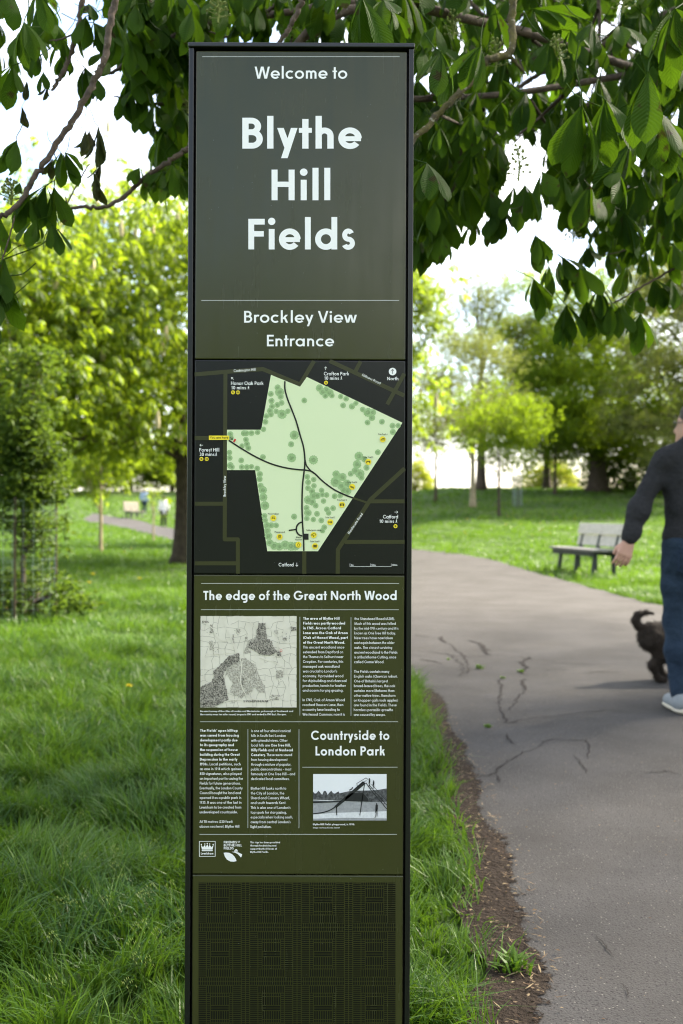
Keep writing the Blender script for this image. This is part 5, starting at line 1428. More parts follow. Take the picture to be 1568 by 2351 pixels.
# ------------------------------------------------------------------ grass
M_grass = leaf_mat('grass_blade', (0.015, 0.065, 0.009), (0.102, 0.182, 0.020), (0.125, 0.235, 0.013), 0.36, 0.42, 0.24)
M_seed = leaf_mat('grass_seedhead', (0.09, 0.14, 0.03), (0.15, 0.19, 0.05), (0.10, 0.14, 0.03), 0.3, 0.7, 0.1)
rg = np.random.default_rng(21)
def blades(y0, y1, dens, hgt, wid, segs, xm=0.40, hrand=.35):
    area = xm * (y1 * y1 - y0 * y0)
    n = int(area * dens)
    y = np.sqrt(rg.uniform(y0 * y0, y1 * y1, n)); x = rg.uniform(-xm, xm, n) * y
    keep = ~in_poly(PATH_POLY, x, y)
    # bare soil: thin, ragged edge
    if y0 < 7:
        sx = np.interp(y, si[:, 1], si[:, 0]); on = (y < 6.4) & (x > sx + rg.normal(0, .018, n)) & (x < 2)
        keep &= ~on
        keep &= ~((x > sx - .04) & (x < 2) & (y < 6.4) & (rg.uniform(0, 1, n) < .3))
    x, y = x[keep], y[keep]; n = len(x)
    tuft = vnoise(x, y, .16 if y0 < 8 else .5, 3); big = vnoise(x, y, 1.1 if y0 < 8 else 3, 4)
    keep = rg.uniform(0, 1, n) < .25 + .95 * tuft
    x, y, tuft, big = x[keep], y[keep], tuft[keep], big[keep]; n = len(x)
    h = hgt * (.38 + .95 * tuft ** 1.3 + .45 * (big - .5)) * rg.uniform(1 - hrand, 1 + hrand, n)
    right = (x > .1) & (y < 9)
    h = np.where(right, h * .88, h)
    la = vnoise(x, y, .17 if y0 < 8 else .4, 7) * 9.0 + rg.normal(0, .8, n)
    lean = np.abs(rg.normal(.75, .32, n)) * h
    fa = rg.uniform(0, 6.28, n)
    w_ = wid * rg.uniform(.7, 1.35, n)
    dx, dy = np.cos(la), np.sin(la); ux, uy = np.cos(fa), np.sin(fa)
    z = gz(x, y) - .005
    rows = []
    for k in range(segs + 1):
        t = k / segs
        bx, by = x + dx * lean * t ** 1.9, y + dy * lean * t ** 1.9
        bz = z + h * (t - .28 * t ** 3 * lean / h)
        hw = w_ / 2 * (1 - t ** 1.8) if k < segs else 0 * w_
        if k < segs:
            rows += [np.stack([bx - ux * hw, by - uy * hw, bz], 1), np.stack([bx + ux * hw, by + uy * hw, bz], 1)]
        else: rows.append(np.stack([bx, by, bz], 1))
    V = np.stack(rows, 1); m = V.shape[1]
    base = (np.arange(n) * m)[:, None]
    quads = [base + np.array([[2 * k, 2 * k + 1, 2 * k + 3, 2 * k + 2]]) for k in range(segs - 1)]
    tri = base + np.array([[2 * segs - 2, 2 * segs - 1, 2 * segs]])
    yel = vnoise(x, y, .55, 12) if y0 < 8 else vnoise(x, y, 2.2, 12)
    tint = np.clip(.12 + .55 * (yel - .25) + rg.normal(0, .18, n) + np.where(right, .30, 0) + .30 * sstep(6, 18, y) + np.where((y < 8) & (x < .1), .12, 0), 0, 1)  # lighter with distance; right verge and near-left lifts stand in for blocked light
    return V.reshape(-1, 3), (np.concatenate(quads) if quads else np.zeros((0, 4), int)), tri, np.repeat(tint, m)
parts_ = [blades(2.14, 4.2, 9500, .160, .0062, 3, .42), blades(4.2, 8, 4600, .155, .0068, 3, .40), blades(8, 16, 1300, .125, .009, 2, .39), blades(16, 34, 230, .13, .022, 2, .38), blades(34, 64, 45, .15, .055, 2, .38), blades(64, 100, 10, .2, .12, 2, .38)]
Vs, Q_, T_, tn, k = [], [], [], [], 0
for V, q, t, ti in parts_:
    Vs.append(V); Q_.append(q + k); T_.append(t + k); tn.append(ti); k += len(V)
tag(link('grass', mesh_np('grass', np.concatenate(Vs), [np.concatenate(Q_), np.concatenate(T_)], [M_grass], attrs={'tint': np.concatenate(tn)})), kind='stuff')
# pale flowering grass heads
n = 900
y = np.sqrt(rg.uniform(2.1 ** 2, 7.5 ** 2, n)); x = rg.uniform(-.40, .12, n) * y
kp = (vnoise(x, y, .5, 31) > .52) & (~in_poly(PATH_POLY, x, y)) & (x < np.interp(y, si[:, 1], si[:, 0]) - .03)
x, y = x[kp], y[kp]
b = MB()
for X, Y in zip(x, y):
    h = rnd.uniform(.11, .19) * (1 if X < 0 else .75); a = rnd.uniform(0, 6.28); le = rnd.uniform(.02, .07); z = gzf(X, Y)
    e = np.array([X + le * math.cos(a), Y + le * math.sin(a), z + h]); m_ = np.array([X + .3 * le * math.cos(a), Y + .3 * le * math.sin(a), z + .6 * h])
    b.tube([(X, Y, z), m_, e], [.0009, .0008, .0006], 3, False)
    for j in range(9):
        t = j / 9; p = m_ * (.35 - .35 * t) + e * (.65 + .35 * t); aa = j * 2.4; r = .014 * (1 - t) + .003
        q = p + np.array([r * math.cos(aa), r * math.sin(aa), .006])
        s_ = .0022
        b.add([q + (s_, 0, -.004), q + (0, s_, 0), q + (-s_, 0, .004), q + (0, -s_, 0)], [[0, 1, 2, 3]])
sh = b.mesh('flowering_grass', M_seed); at_ = sh.attributes.new('tint', 'FLOAT', 'POINT'); at_.data.foreach_set('value', np.random.default_rng(3).uniform(0, 1, len(sh.vertices)).astype(np.float32))
tag(link('flowering_grass', sh), kind='stuff')

# litter on the path and the soil: grit, dead leaf bits, straws
M_lit = leaf_mat('leaf_litter', (0.07, 0.035, 0.018), (0.30, 0.23, 0.13), (0.05, 0.03, 0.01), .1, .8, .2)
def litter(name, n, ylo, yhi, smin, smax, onsoil):
    V, F, T = [], [], []
    c = 0
    while c < n:
        y = math.sqrt(rnd.uniform(ylo ** 2, yhi ** 2))
        sx = float(np.interp(y, si[:, 1], si[:, 0])); ex = float(np.interp(y, el[:, 1], el[:, 0]))
        x = rnd.uniform(sx - .02, ex + .08) if onsoil else ex + abs(rnd.gauss(0, .9))
        if x > .41 * y + .1: continue
        s = rnd.uniform(smin, smax); asp = rnd.choice((.35, .6, .8)) if not onsoil else rnd.choice((.06, .1, .5, .7)); a = rnd.uniform(0, 6.28)
        if onsoil and asp < .2: s *= 3
        z = gzf(x, y) + (.024 if onsoil else .0155)
        k = len(V); ca, sa = math.cos(a), math.sin(a)
        for (u, v, zz) in ((-s, 0, 0), (0, -s * asp, .3 * s * asp), (s, 0, .1 * s), (0, s * asp, .5 * s * asp)):
            V.append((x + u * ca - v * sa, y + u * sa + v * ca, z + zz))
        F.append([k, k + 1, k + 2, k + 3]); T += [rnd.random()] * 4; c += 1
    tag(link(name, mesh_np(name, V, [np.array(F)], [M_lit], attrs={'tint': T})), kind='stuff')
litter('leaf_litter', 520, 2.1, 9, .002, .0055, False)
litter('soil_litter', 620, 2.0, 5.5, .002, .009, True)

# weeds in the cracks and a stray tuft on the soil: one plant each
def weed(label, px, py, size, n, seed, cat='weed'):
    rr = np.random.default_rng(seed); p = ground_at(px, py); b = MB(); z = p[2] + .012
    for _ in range(n):
        a = rr.uniform(0, 6.28); h = size * rr.uniform(.5, 1); le = size * rr.uniform(.3, 1.1); w_ = size * .09
        x, y = p[0] + rr.normal(0, size * .3), p[1] + rr.normal(0, size * .3)
        d = np.array([math.cos(a), math.sin(a), 0]); u = np.array([-d[1], d[0], 0]); o = np.array([x, y, z])
        m_ = o + d * le * .35 + (0, 0, h * .7); e = o + d * le + (0, 0, h)
        b.add([o - u * w_ * .5, o + u * w_ * .5, m_ + u * w_, m_ - u * w_, e], [[0, 1, 2, 3], [3, 2, 4]])
    me = b.mesh('weed', M_grass); t_ = me.attributes.new('tint', 'FLOAT', 'POINT'); t_.data.foreach_set('value', rr.uniform(.45, .95, len(me.vertices)).astype(np.float32))
    o = link('weed', me); root_at(o, (p[0], p[1], z)); tag(o, label, cat, 'weeds growing on the path')
weed('bright green weed rooted in a path crack nearest the sign', 1102, 1540, .04, 40, 1)
weed('low flat green weed alone on the open path', 1121, 1676, .025, 40, 2)
weed('green weed at the bend of the large crack nearest the man', 1196, 1548, .03, 30, 3)
weed('small weed in the thin crack left of the forked crack', 1154, 1563, .025, 24, 4)
weed('tiny weed by the grass edge left of the cracks', 1030, 1520, .025, 22, 5)
weed('tuft of grass blades sprouting from the bare soil strip', 1180, 2243, .055, 60, 6)

# dandelions
M_dand = mat('dandelion_yellow', (0.46, 0.38, 0.02), 0.8, 0.1)
M_stem = mat('dandelion_stem', (0.08, 0.14, 0.03), 0.7, 0.2)
def dandelion():
    root = thing('dandelion', 'yellow dandelion flower in the lawn grass', 'flower', (0, 0, 0), 'dandelions dotted over the lawn')
    b = MB(); b.tube([(0, 0, 0), (.005, 0, .07), (.003, .004, .135)], [.003, .0028, .0025], 5, False); b.build('stem', M_stem, root)
    b = MB()
    for ring_, (r, h, n) in enumerate(((.030, .138, 16), (.022, .146, 13), (.012, .150, 8))):
        for k in range(n):
            a = 6.283 * k / n + ring_; c, s = math.cos(a), math.sin(a); w_ = .0045
            b.add([(.003 - s * w_ * .4, c * w_ * .4, .134), (.003 + s * w_ * .4, -c * w_ * .4, .134), (c * r + s * w_, s * r - c * w_, h), (c * r - s * w_, s * r + c * w_, h)], [[0, 1, 2, 3]])
    b.build('flower_head', M_dand, root)
    return root
d0 = dandelion(); DK = list(d0.children)
DP = [(213, 1345), (320, 1352), (205, 1362), (14, 1425), (296, 1615), (150, 1250), (240, 1260), (300, 1275), (180, 1240), (60, 1300), (285, 1285), (120, 1330)]
r3 = random.Random(5)
DP += [(r3.uniform(960, 1340), 1152 + r3.random() ** 1.2 * 92) for _ in range(34)] + [(r3.gauss(1215, 45), r3.gauss(1192, 14)) for _ in range(14)] + [(r3.uniform(1400, 1530), r3.uniform(1150, 1240)) for _ in range(10)] + [(1210, 1195), (1180, 1196), (1072, 1203), (1270, 1198), (1290, 1197)]
first = True
for (px, py) in DP:
    g_ = ground_at(px, py)
    if in_poly(PATH_POLY, np.array([g_[0]]), np.array([g_[1]]))[0]: continue
    if first: r_ = d0; first = False
    else:
        r_ = d0.copy(); C.objects.link(r_)
        for c_ in DK:
            k_ = c_.copy(); C.objects.link(k_); k_.parent = r_
    r_.location = (g_[0], g_[1], gzf(g_[0], g_[1])); s_ = (.75 if g_[1] < 12 else 1.2) * r3.uniform(.85, 1.2); r_.scale = (s_, s_, s_ * r3.uniform(.85, 1.05)); r_.rotation_euler = (0, 0, r3.uniform(0, 6.28))

# ------------------------------------------------------------------ wire cages round the saplings
M_wire = mat('galvanised_wire', (0.20, 0.26, 0.26), .45, .5, metal=.4)
M_post = mat('stake_wood', (0.09, 0.07, 0.045), .9, .1, noise=(12, .8, (0.05, 0.04, 0.03)))
def cage(label, p, rad, h, wire, step, nv):
    z0 = gzf(p[0], p[1]); t = thing('tree_guard', label, 'tree guard', (p[0], p[1], z0))
    b = MB()
    for k in range(nv):
        a = 6.283 * k / nv; x, y = p[0] + rad * math.cos(a), p[1] + rad * math.sin(a)
        b.tube([(x, y, z0 - .02), (x, y, z0 + h)], wire, 4)
    z = .04
    while z <= h:
        b.tube([(p[0] + rad * math.cos(6.283 * k / 20), p[1] + rad * math.sin(6.283 * k / 20), z0 + z) for k in range(21)], wire, 4, False); z += step
    b.build('wire_mesh', M_wire, t)
    for a in (.6, 2.7, 4.8):
        x, y = p[0] + (rad + .02) * math.cos(a), p[1] + (rad + .02) * math.sin(a)
        b = MB(); b.tube([(x, y, z0 - .05), (x, y, z0 + h * 1.02)], .012, 8); b.build('stake', M_post, t)
    return t
cage('tall wire cage round the dark young tree in the left lawn', CAGE_L, .33, 1.25, .0012, .10, 20)
cage('short pale wire guard round the tiny sapling on the right lawn', CAGE_R, .20, 1.35, .006, .09, 18)

# ------------------------------------------------------------------ benches
M_slat = mat('weathered_plank', (0.62, 0.59, 0.53), .8, .2, noise=(14, .7, (0.42, 0.40, 0.36)), bump=(60, .5, .004), speck=(9, .16, (0.15, 0.14, 0.13)))
M_green = mat('dark_green_iron', (0.010, 0.018, 0.014), .5, .4)
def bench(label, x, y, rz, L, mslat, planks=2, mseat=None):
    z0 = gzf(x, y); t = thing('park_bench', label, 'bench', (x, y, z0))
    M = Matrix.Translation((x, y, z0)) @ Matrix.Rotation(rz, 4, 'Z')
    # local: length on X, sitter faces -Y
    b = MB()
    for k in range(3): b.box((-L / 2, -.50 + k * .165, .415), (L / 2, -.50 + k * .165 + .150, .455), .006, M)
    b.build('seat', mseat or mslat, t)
    b = MB()
    for k in range(planks):
        Mr = M @ Matrix.Translation((0, .03, .485 + k * .205)) @ Matrix.Rotation(R(-14), 4, 'X') @ Matrix.Translation((0, 0.015 * k, 0))
        b.box((-L / 2, 0, 0), (L / 2, .045, .192), .005, Mr)
    b.build('backrest', mslat, t)
    for s_ in (-1, 0, 1):
        xx = s_ * (L / 2 - .16)
        b = MB()
        def bar(p, q, w_=.075, d_=.05):
            p, q = Vector(p), Vector(q); l = (q - p).length
            Q = M @ Matrix.Translation(p) @ (q - p).to_track_quat('Z', 'Y').to_matrix().to_4x4()
            b.box((-w_ / 2, -d_ / 2, 0), (w_ / 2, d_ / 2, l), .004, Q)
        bar((xx, -.40, -.05), (xx, -.34, .385)); bar((xx, .0, -.05), (xx, -.02, .40)); bar((xx, -.46, .39), (xx, .03, .39)); bar((xx, .02, .38), (xx, .145, .86))
        b.build('leg', M_green, t)
    b = MB()
    for yy in (-.47, -.04): b.box((-L / 2 + .06, yy, .33), (L / 2 - .06, yy + .045, .41), .004, M)
    b.build('seat_rail', M_green, t)
    return t
bench('weathered two plank bench with dark iron legs on the grass beside the path', at(1368, 1290, 17.2)[0], 17.2, R(-77), 1.6, M_slat, mseat=mat('shaded_plank', (0.26, 0.25, 0.23), .7, .3, noise=(14, .7, (0.16, 0.15, 0.14))))  # seat planks coloured darker than the back, standing in for shade
x, y = gp(303, 66); bench('small pale bench far off beside the path at left', x, y, R(62), 1.5, mat('pale_plank', (0.20, 0.18, 0.145), .8, .2, noise=(12, .6, (.14, .125, .1))), 3)

# ------------------------------------------------------------------ figures: smooth bodies from distance fields
class SDF:
    def __init__(s): s.p = []
    def cone(s, a, b, ra, rb, k=.03): s.p.append(('c', np.array(a, float), np.array(b, float), ra, rb, k)); return s
    def ell(s, c, r, k=.03, rot=None): s.p.append(('e', np.array(c, float), np.array(r, float), None if rot is None else np.array(rot), None, k)); return s
    def chain(s, pts, k=.03):
        for (a, ra), (b, rb) in zip(pts[:-1], pts[1:]): s.cone(a, b, ra, rb, k)
        return s
    def cut(s, n, d): s.p.append(('p', np.array(n, float), d, None, None, 0)); return s
    def bounds(s):
        lo, hi = np.full(3, 1e9), np.full(3, -1e9)
        for q in s.p:
            if q[0] == 'c':
                for c, r in ((q[1], q[3]), (q[2], q[4])): lo = np.minimum(lo, c - r); hi = np.maximum(hi, c + r)
            elif q[0] == 'e': r = q[2].max(); lo = np.minimum(lo, q[1] - r); hi = np.maximum(hi, q[1] + r)
        return lo - .04, hi + .04
    def f(s, P):
        D = None
        for t, a, b, c, d, k in s.p:
            if t == 'c':
                ab = b - a; h = np.clip(((P - a) @ ab) / max(ab @ ab, 1e-9), 0, 1)
                v = np.linalg.norm(P - a - h[..., None] * ab, axis=-1) - (c + (d - c) * h)
            elif t == 'e':
                Q = P - a
                if c is not None: Q = Q @ c
                k0 = np.linalg.norm(Q / b, axis=-1); k1 = np.linalg.norm(Q / (b * b), axis=-1)
                v = k0 * (k0 - 1) / np.maximum(k1, 1e-6)
            else:
                D = np.maximum(D, P @ a - b); continue
            if D is None: D = v
            else:
                h = np.clip(.5 + .5 * (v - D) / k, 0, 1); D = v + (D - v) * h - k * h * (1 - h)
        return D
    def mesh(s, name, m, h, parent, wob=0.0, freq=9.0):
        lo, hi = s.bounds()
        n = np.ceil((hi - lo) / h).astype(int) + 1
        g = [lo[i] + h * np.arange(n[i]) for i in range(3)]
        P = np.stack(np.meshgrid(*g, indexing='ij'), -1)
        D = s.f(P)
        if wob:
            D = D + wob * (np.sin(P[..., 2] * freq * 4.1 + np.sin(P[..., 0] * freq * 1.7) * 2 + P[..., 1] * freq) * np.sin(P[..., 0] * freq * 1.3 + P[..., 2] * freq * .8 + 1.1))
        I = (D < 0)
        c8 = np.stack([I[i:n[0] - 1 + i, j:n[1] - 1 + j, l:n[2] - 1 + l] for i in (0, 1) for j in (0, 1) for l in (0, 1)], -1)
        act = c8.any(-1) & ~c8.all(-1)
        idx = np.full(act.shape, -1); ci = np.argwhere(act); idx[act] = np.arange(len(ci))
        acc = np.zeros((len(ci), 3)); cnt = np.zeros(len(ci))
        corners = [np.array((i, j, l)) for i in (0, 1) for j in (0, 1) for l in (0, 1)]
        for a in range(8):
            for b_ in range(a + 1, 8):
                if np.abs(corners[a] - corners[b_]).sum() != 1: continue
                A_i = ci + corners[a]; B_i = ci + corners[b_]
                da = D[tuple(A_i.T)]; db = D[tuple(B_i.T)]
                x = (da < 0) != (db < 0); t = np.where(x, da / np.where(x, da - db, 1), 0)
                p = A_i + (B_i - A_i) * t[:, None]
                acc[x] += p[x]; cnt[x] += 1
        V = lo + h * acc / np.maximum(cnt, 1)[:, None]
        F = []
        for ax in range(3):
            u, v = (ax + 1) % 3, (ax + 2) % 3
            sl0 = [slice(None)] * 3; sl1 = [slice(None)] * 3; sl0[ax] = slice(0, n[ax] - 1); sl1[ax] = slice(1, n[ax])
            cr2 = I[tuple(sl0)] != I[tuple(sl1)]
            e = np.argwhere(cr2); e = e[(e[:, u] > 0) & (e[:, v] > 0) & (e[:, u] < n[u] - 1) & (e[:, v] < n[v] - 1)]
            if not len(e): continue
            ou, ov = np.eye(3, dtype=int)[u], np.eye(3, dtype=int)[v]
            q = np.stack([idx[tuple((e - ou - ov).T)], idx[tuple((e - ov).T)], idx[tuple(e.T)], idx[tuple((e - ou).T)]], 1)
            fl = I[tuple(e.T)]
            q[~fl] = q[~fl][:, ::-1]; F.append(q)
        F = np.concatenate(F); F = F[(F >= 0).all(1)]
        return link(name, mesh_np(name, V, [F], [m], smooth=True), parent)

M_skin = mat('skin', (0.52, 0.30, 0.22), .5, .35, noise=(30, .5, (0.45, 0.24, 0.18)))
M_sweat = mat('charcoal_sweatshirt', (0.036, 0.036, 0.039), .95, .1, noise=(60, .6, (0.025, 0.025, 0.028)), bump=(11, 1.0, .035))
M_jean = mat('blue_denim', (0.014, 0.025, 0.043), .9, .15, noise=(7, .8, (0.028, 0.046, 0.072)), bump=(14, 1.0, .03))
M_hair = mat('short_grey_brown_hair', (0.050, 0.043, 0.038), .7, .25, noise=(160, .9, (0.10, 0.09, 0.08)), bump=(260, .9, .004))
M_shoe = mat('pale_blue_trainer', (0.24, 0.26, 0.27), .8, .2, noise=(40, .5, (0.18, 0.20, 0.21)))
M_sole = mat('cream_sole', (0.55, 0.50, 0.40), .7, .2)
M_belt = mat('black_plastic', (0.010, 0.010, 0.011), .4, .4)

def hand(S, wrist, dirv, palm_n, thumb_side, L=.18, r=.0088):
    """wrist point, direction of the fingers, back-of-hand normal; adds palm, four bent fingers and a thumb"""
    d = Vector(dirv).normalized(); nrm = Vector(palm_n); nrm = (nrm - d * nrm.dot(d)).normalized(); sd = d.cross(nrm) * thumb_side
    w_ = Vector(wrist); kn = w_ + d * L * .5
    for k in range(4):
        o = (k - 1.5) * .0225
        S.cone(w_ + sd * o * .55 + d * .012, kn + sd * o, .0165, .0125, .012)
    for k, fl in enumerate((.92, 1.0, .94, .74)):
        o = (1.5 - k) * .0235
        a = kn + sd * o
        l = L * .48 * fl
        b1 = a + (d * .92 - nrm * .32).normalized() * l * .42
        b2 = b1 + (d * .70 - nrm * .75).normalized() * l * .33
        b3 = b2 + (d * .42 - nrm * .9).normalized() * l * .25
        S.chain([(a, r * 1.15), (b1, r), (b2, r * .92), (b3, r * .78)], .004)
    a = w_ + sd * .026 + d * .03 - nrm * .006
    S.chain([(a, .014), (a + sd * .022 + d * .035 - nrm * .012, .0115), (a + sd * .026 + d * .068 - nrm * .020, .0095)], .006)

def person(label, x, y, rz, scale=1.0, top=None, bottom=None, hair=None, shoe=None, res=.014, arms=None, legs=None, headyaw=0.0, coat=False, detail=False, group=None, sleeve=True, waist=1.0):
    """standing figure facing local +Y before turning; joints in local metres for a height of 1.75"""
    z0 = gzf(x, y) + (.014 if in_poly(PATH_POLY, np.array([x]), np.array([y]))[0] else 0)
    t = thing('person', label, 'person', (x, y, z0), group)
    M = Matrix.Translation((x, y, z0)) @ Matrix.Rotation(rz, 4, 'Z') @ Matrix.Scale(scale, 4)
    W = lambda p: (M @ Vector(p))[:]
    s_ = scale
    legs = legs or {-1: ((-.095, 0, .90), (-.10, .03, .49), (-.10, -.02, .085)), 1: ((.095, 0, .90), (.10, .03, .49), (.10, -.02, .085))}
    arms = arms or {-1: ((-.205, 0, 1.43), (-.26, -.03, 1.14), (-.25, .06, .90)), 1: ((.205, 0, 1.43), (.26, -.03, 1.14), (.25, .06, .90))}
    hr = Matrix.Rotation(rz + headyaw, 3, 'Z'); hc = Vector(W((0, .02, 1.615)))
    H = lambda p: (hc + hr @ (Vector(p) * s_))[:]
    B = SDF()
    B.cone(W((0, -.005, 1.40)), W((0, .01, 1.56)), .068 * s_, .058 * s_, .03)
    B.ell(H((0, -.012, .035)), np.array((.076, .096, .100)) * s_, .03, np.array(hr)); B.ell(H((0, .035, -.045)), np.array((.060, .068, .080)) * s_, .04, np.array(hr))
    B.cone(H((0, .086, .005)), H((0, .108, -.028)), .011 * s_, .014 * s_, .012); B.ell(H((0, .085, -.095)), np.array((.03, .022, .02)) * s_, .03, np.array(hr))
    B.ell(H((0, .090, -.058)), np.array((.026, .012, .006)) * s_, .006, np.array(hr)); B.ell(H((0, .088, -.068)), np.array((.022, .012, .006)) * s_, .006, np.array(hr))
    for e in (-1, 1):
        B.ell(H((e * .076, -.005, -.005)), np.array((.011, .020, .032)) * s_, .008, np.array(hr))
        B.ell(H((e * .031, .072, .012)), np.array((.016, .014, .011)) * s_, .008, np.array(hr)); B.cone(H((e * .018, .082, .032)), H((e * .050, .070, .032)), .008 * s_, .006 * s_, .012)
    # body under the clothes, down to hands and ankles
    B.ell(W((0, 0, 1.24)), np.array((.145, .10, .24)) * s_, .05, np.array(M.to_3x3().normalized())); B.ell(W((0, 0, .98)), np.array((.14, .10, .13)) * s_, .06, np.array(M.to_3x3().normalized()))
    for e in (-1, 1):
        a = [W(p) for p in arms[e]]
        B.chain([(W((e * .12, 0, 1.42)), .05 * s_), (a[0], .045 * s_), (a[1], .034 * s_), (a[2], .025 * s_)], .03)
        dv = Vector(a[2]) - Vector(a[1]); back = (M.to_3x3() @ Vector((e * .8, .0 if detail else .3, .1)))
        if detail and e == -1: back = Vector((.15, -1, .25))
        hand(B, a[2], dv, back, 1 if detail and e == -1 else e, .18 * s_, .0095 * s_)
        l = [W(p) for p in legs[e]]; B.chain([(l[0], .07 * s_), (l[1], .045 * s_), (l[2], .035 * s_), (W((legs[e][2][0], legs[e][2][1] + .12, .045)), .03 * s_)], .03)
    B.mesh('body', M_skin, res * (.55 if detail else 1), t)
    # hair
    Hs = SDF(); Hs.ell(H((0, -.020, .048)), np.array((.084, .101, .100)) * s_, .02, np.array(hr)); Hs.ell(H((0, -.060, -.01)), np.array((.070, .055, .075)) * s_, .03, np.array(hr))
    if not detail: Hs.ell(H((0, -.06, -.06)), np.array((.07, .05, .10)) * s_, .03, np.array(hr))
    nb = hr @ Vector((0, 1, -.42)); nb.normalize()
    Hs.cut(nb[:], nb.dot(hc) + .052 * s_); Hs.mesh('hair', hair or M_hair, res * .7, t, .002 if detail else 0, 40)
    # top
    Sx = SDF(); r3_ = np.array(M.to_3x3().normalized())
    Sx.ell(W((0, -.005, 1.30)), np.array((.185, .125, .20)) * s_, .08, r3_); Sx.ell(W((0, 0, 1.10)), np.array((.172 * waist, .128, .22)) * s_, .08, r3_); Sx.ell(W((0, 0, .965)), np.array((.180, .135, .10)) * s_, .06, r3_)
    Sx.cone(W((-.13, 0, 1.430)), W((.13, 0, 1.435)), .058 * s_, .058 * s_, .06); Sx.cone(W((0, -.01, 1.42)), W((0, -.005, 1.495)), .082 * s_, .070 * s_, .04)
    for e in (-1, 1): Sx.cone(W((e * .045, -.012, 1.495)), W((e * .15, -.005, 1.425)), .050 * s_, .058 * s_, .05)
    if coat: Sx.ell(W((0, 0, .84)), np.array((.19, .15, .14)) * s_, .08, r3_)
    for e in (-1, 1):
        a = [Vector(W(p)) for p in arms[e]]; wst = a[1] + (a[2] - a[1]) * .93
        m1 = a[1] + (a[2] - a[1]) * .3
        Sx.chain([(W((e * .13, 0, 1.41)), .075 * s_), (a[0], .062 * s_), (a[1], .052 * s_), (m1, .053 * s_), (wst - (a[2] - a[1]) * .14, .046 * s_), (wst, .039 * s_)], .045)
    Sx.mesh('sweatshirt' if not coat else 'jacket', top or M_sweat, res, t, .0060 * s_ if detail else .003, 9)
    # trousers
    J = SDF()
    J.ell(W((0, -.01, .93)), np.array((.168, .128, .12)) * s_, .05, r3_)
    for e in (-1, 1):
        l = [Vector(W(p)) for p in legs[e]]
        J.ell(W((e * .085, -.045, .87)), np.array((.095, .10, .11)) * s_, .05, r3_)
        J.chain([(l[0], .098 * s_), (l[0] * .5 + l[1] * .5, .088 * s_), (l[1], .068 * s_), (l[1] * .6 + l[2] * .4, .070 * s_), (l[2] + (l[1] - l[2]) * .06, .056 * s_)], .03)
    J.mesh('jeans' if detail else 'trousers', bottom or M_jean, res, t, .0045 * s_, 8)
    # shoes
    for e in (-1, 1):
        ax, ay, az_ = legs[e][2]
        lift = az_ - .085
        sh_ = SDF(); sh_.cone(W((ax, ay - .03, .055 + lift)), W((ax, ay + .15, .042 + lift)), .048 * s_, .040 * s_, .02); sh_.cone(W((ax, ay - .02, .06 + lift)), W((ax, ay, .105 + lift)), .047 * s_, .045 * s_, .03)
        sh_.cut((0, 0, -1), -(M @ Vector((0, 0, .022 + lift))).z)
        o = sh_.mesh('shoe', shoe or M_shoe, res * .8, t)
        so_ = SDF(); so_.cone(W((ax, ay - .035, .03 + lift)), W((ax, ay + .155, .03 + lift)), .050 * s_, .043 * s_, .02); so_.cut((0, 0, 1), (M @ Vector((0, 0, .028 + lift))).z); so_.cut((0, 0, -1), -(M @ Vector((0, 0, .002 + lift))).z)
        so_.mesh('sole', M_sole, res * .8, o)
    return t, W, H

# the man walking past at the right edge: seen from behind, left arm swung out
MX, MY = 2.045, 5.76
arm = {-1: ((-.180, .0, 1.415), (-.325, -.02, 1.165), (-.400, -.05, .965)), 1: ((.205, .02, 1.43), (.25, .06, 1.13), (.22, .26, .98))}
leg = {-1: ((-.095, 0, .91), (-.100, .02, .50), (-.105, -.06, .085)), 1: ((.095, 0, .91), (.10, .16, .53), (.10, .22, .085))}
man, W_, H_ = person('person in charcoal sweatshirt and jeans walking away at the right edge, arm swung out', MX, MY, R(4), 1.02, arms=arm, legs=leg, headyaw=R(42), res=.013, detail=True)
b = MB()
for e in (-1, 1):
    c = [H_((e * .034 + .023 * math.cos(a), .104 - abs(e * .034 + .023 * math.cos(a)) * .18, .010 + .018 * math.sin(a))) for a in np.linspace(0, 6.283, 17)]
    b.tube(c, .0026, 5, False); b.tube([H_((e * .058, .094, .016)), H_((e * .082, .04, .014)), H_((e * .083, -.005, .010))], .0026, 5)
b.tube([H_((-.012, .104, .014)), H_((.012, .104, .014))], .0024, 5); b.build('glasses', M_belt, man)
b = MB()
for e in (-1, 1):
    q = [W_((e * .095 + u, -.158 + .02 * abs(u) * 4, v)) for u, v in ((-.065, .90), (.065, .90), (.065, .80), (0, .765), (-.065, .80), (-.065, .90))]
    b.tube(q, .004, 4, False)
b.build('back_pocket', mat('denim_stitch', (0.018, 0.030, 0.055), .9, .1), man)

x, y = gp(376, 53)
person('person in a long white top and dark trousers walking the distant path', x, y, R(20), .96, top=mat('white_top', (0.75, 0.73, 0.70), .9, .1), bottom=mat('dark_trousers', (0.02, 0.02, 0.025), .9, .1), hair=mat('dark_brown_hair', (0.03, 0.018, 0.012), .7, .2), shoe=M_belt, res=.03, coat=True, group='people strolling far off on the path')
x, y = gp(331, 70)
person('person in a light blue top walking ahead of the one in white', x, y, R(10), 1.0, top=mat('light_blue_top', (0.28, 0.36, 0.48), .9, .1), bottom=M_jean, res=.032, group='people strolling far off on the path')

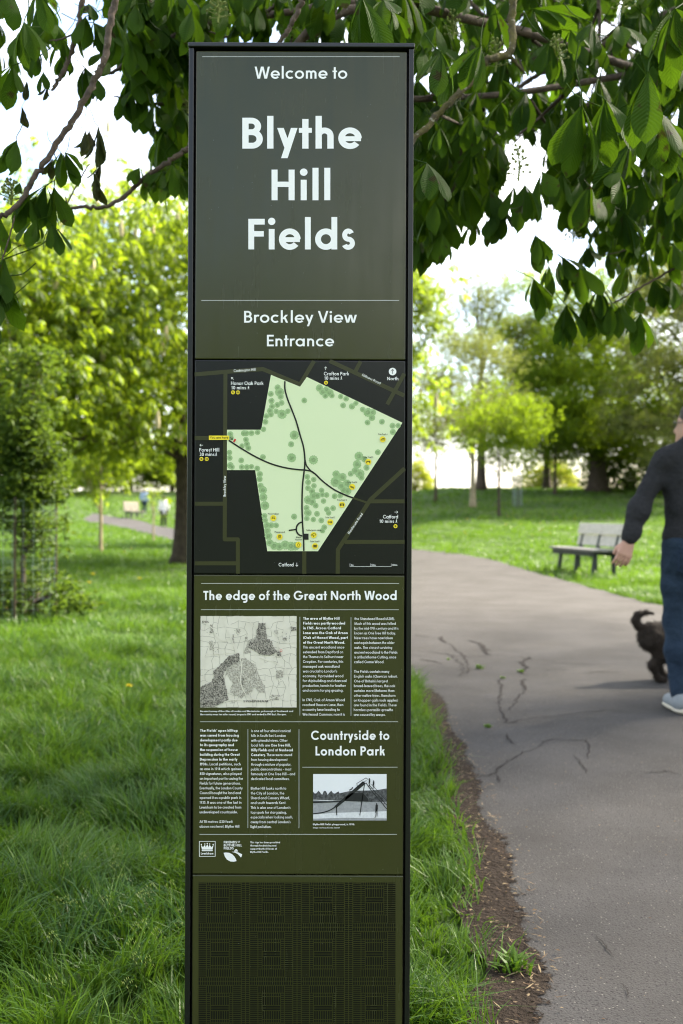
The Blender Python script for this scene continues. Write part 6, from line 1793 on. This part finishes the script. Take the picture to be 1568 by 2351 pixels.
# the dog beside the man: rump and raised tail towards us, head beyond
M_dog = mat('black_brown_fur', (0.016, 0.012, 0.009), .85, .2, noise=(22, .8, (0.036, 0.027, 0.020)), bump=(170, 1.0, .006))
DX, DY = 2.09, 6.75; dz = gzf(DX, DY) + .014
dog = thing('dog', 'dark brown dog with a curled raised tail walking beside the man in jeans', 'dog', (DX + .25, DY, dz))
Dg = lambda p: (DX + p[0], DY + p[1] + .10 * p[0], dz + p[2])
S = SDF()
S.chain([(Dg((.02, 0, .305)), .098), (Dg((.16, 0, .295)), .100), (Dg((.34, 0, .285)), .116), (Dg((.47, 0, .30)), .108)], .06)
S.chain([(Dg((.47, 0, .33)), .085), (Dg((.58, 0, .43)), .062), (Dg((.63, 0, .475)), .066)], .05)
S.ell(Dg((.645, 0, .485)), np.array((.075, .06, .058)), .03); S.chain([(Dg((.68, 0, .475)), .042), (Dg((.765, 0, .455)), .027)], .03)
for e in (-1, 1):
    S.ell(Dg((.615, e * .055, .50)), np.array((.018, .014, .055)), .012)
S.chain([(Dg((-.03, 0, .345)), .030), (Dg((-.080, 0, .375)), .026), (Dg((-.098, .005, .412)), .025), (Dg((-.075, .01, .448)), .023), (Dg((-.02, .01, .463)), .016), (Dg((.035, .01, .458)), .008)], .02)
for e, (kx, hx, fx) in ((-1, (.07, .02, .07)), (1, (.14, .10, .17))):
    S.chain([(Dg((.03, e * .055, .27)), .080), (Dg((kx, e * .07, .185)), .050), (Dg((hx - .02, e * .07, .115)), .027), (Dg((hx + .02, e * .07, .03)), .020), (Dg((hx + .065, e * .07, .018)), .021)], .03)
for e, sx in ((-1, .0), (1, .06)):
    S.chain([(Dg((.44, e * .06, .25)), .058), (Dg((.43 + sx, e * .065, .15)), .032), (Dg((.44 + sx, e * .065, .035)), .021), (Dg((.47 + sx, e * .065, .018)), .022)], .03)
dbody = S.mesh('dog_body', M_dog, .011, dog, .0022, 26)
# its coat: short hairs standing off the body
rd = np.random.default_rng(8); me_ = dbody.data
vn = np.zeros(len(me_.vertices) * 3, np.float32); me_.vertices.foreach_get('normal', vn); vn = vn.reshape(-1, 3)
vc = np.zeros(len(me_.vertices) * 3, np.float32); me_.vertices.foreach_get('co', vc); vc = vc.reshape(-1, 3) + np.array(dog.location)
ix = rd.integers(0, len(vc), 15000); o = vc[ix] + rd.normal(0, .004, (15000, 3)); nn = vn[ix]
dirn = nn * .75 + np.array([-.35, 0, -.85]) * .75 + rd.normal(0, .3, (15000, 3)); dirn /= np.linalg.norm(dirn, axis=1, keepdims=True)
ln_ = rd.uniform(.010, .024, (15000, 1)); sd_ = np.cross(dirn, rd.normal(size=(15000, 3))); sd_ /= np.linalg.norm(sd_, axis=1, keepdims=True)
o -= nn * .003
FV = np.stack([o - sd_ * .0013, o + sd_ * .0013, o + dirn * ln_], 1).reshape(-1, 3)
link('coat', mesh_np('coat', FV, [np.arange(45000).reshape(-1, 3)], [M_dog]), dog)
b = MB()
b.tube([Dg((.50 + .02 * math.cos(a), .0 + .10 * math.sin(a), .385 + .055 * math.cos(a))) for a in np.linspace(0, 6.283, 21)], .008, 6, False); b.build('collar', mat('red_collar', (.25, .03, .02), .6, .3), dog)
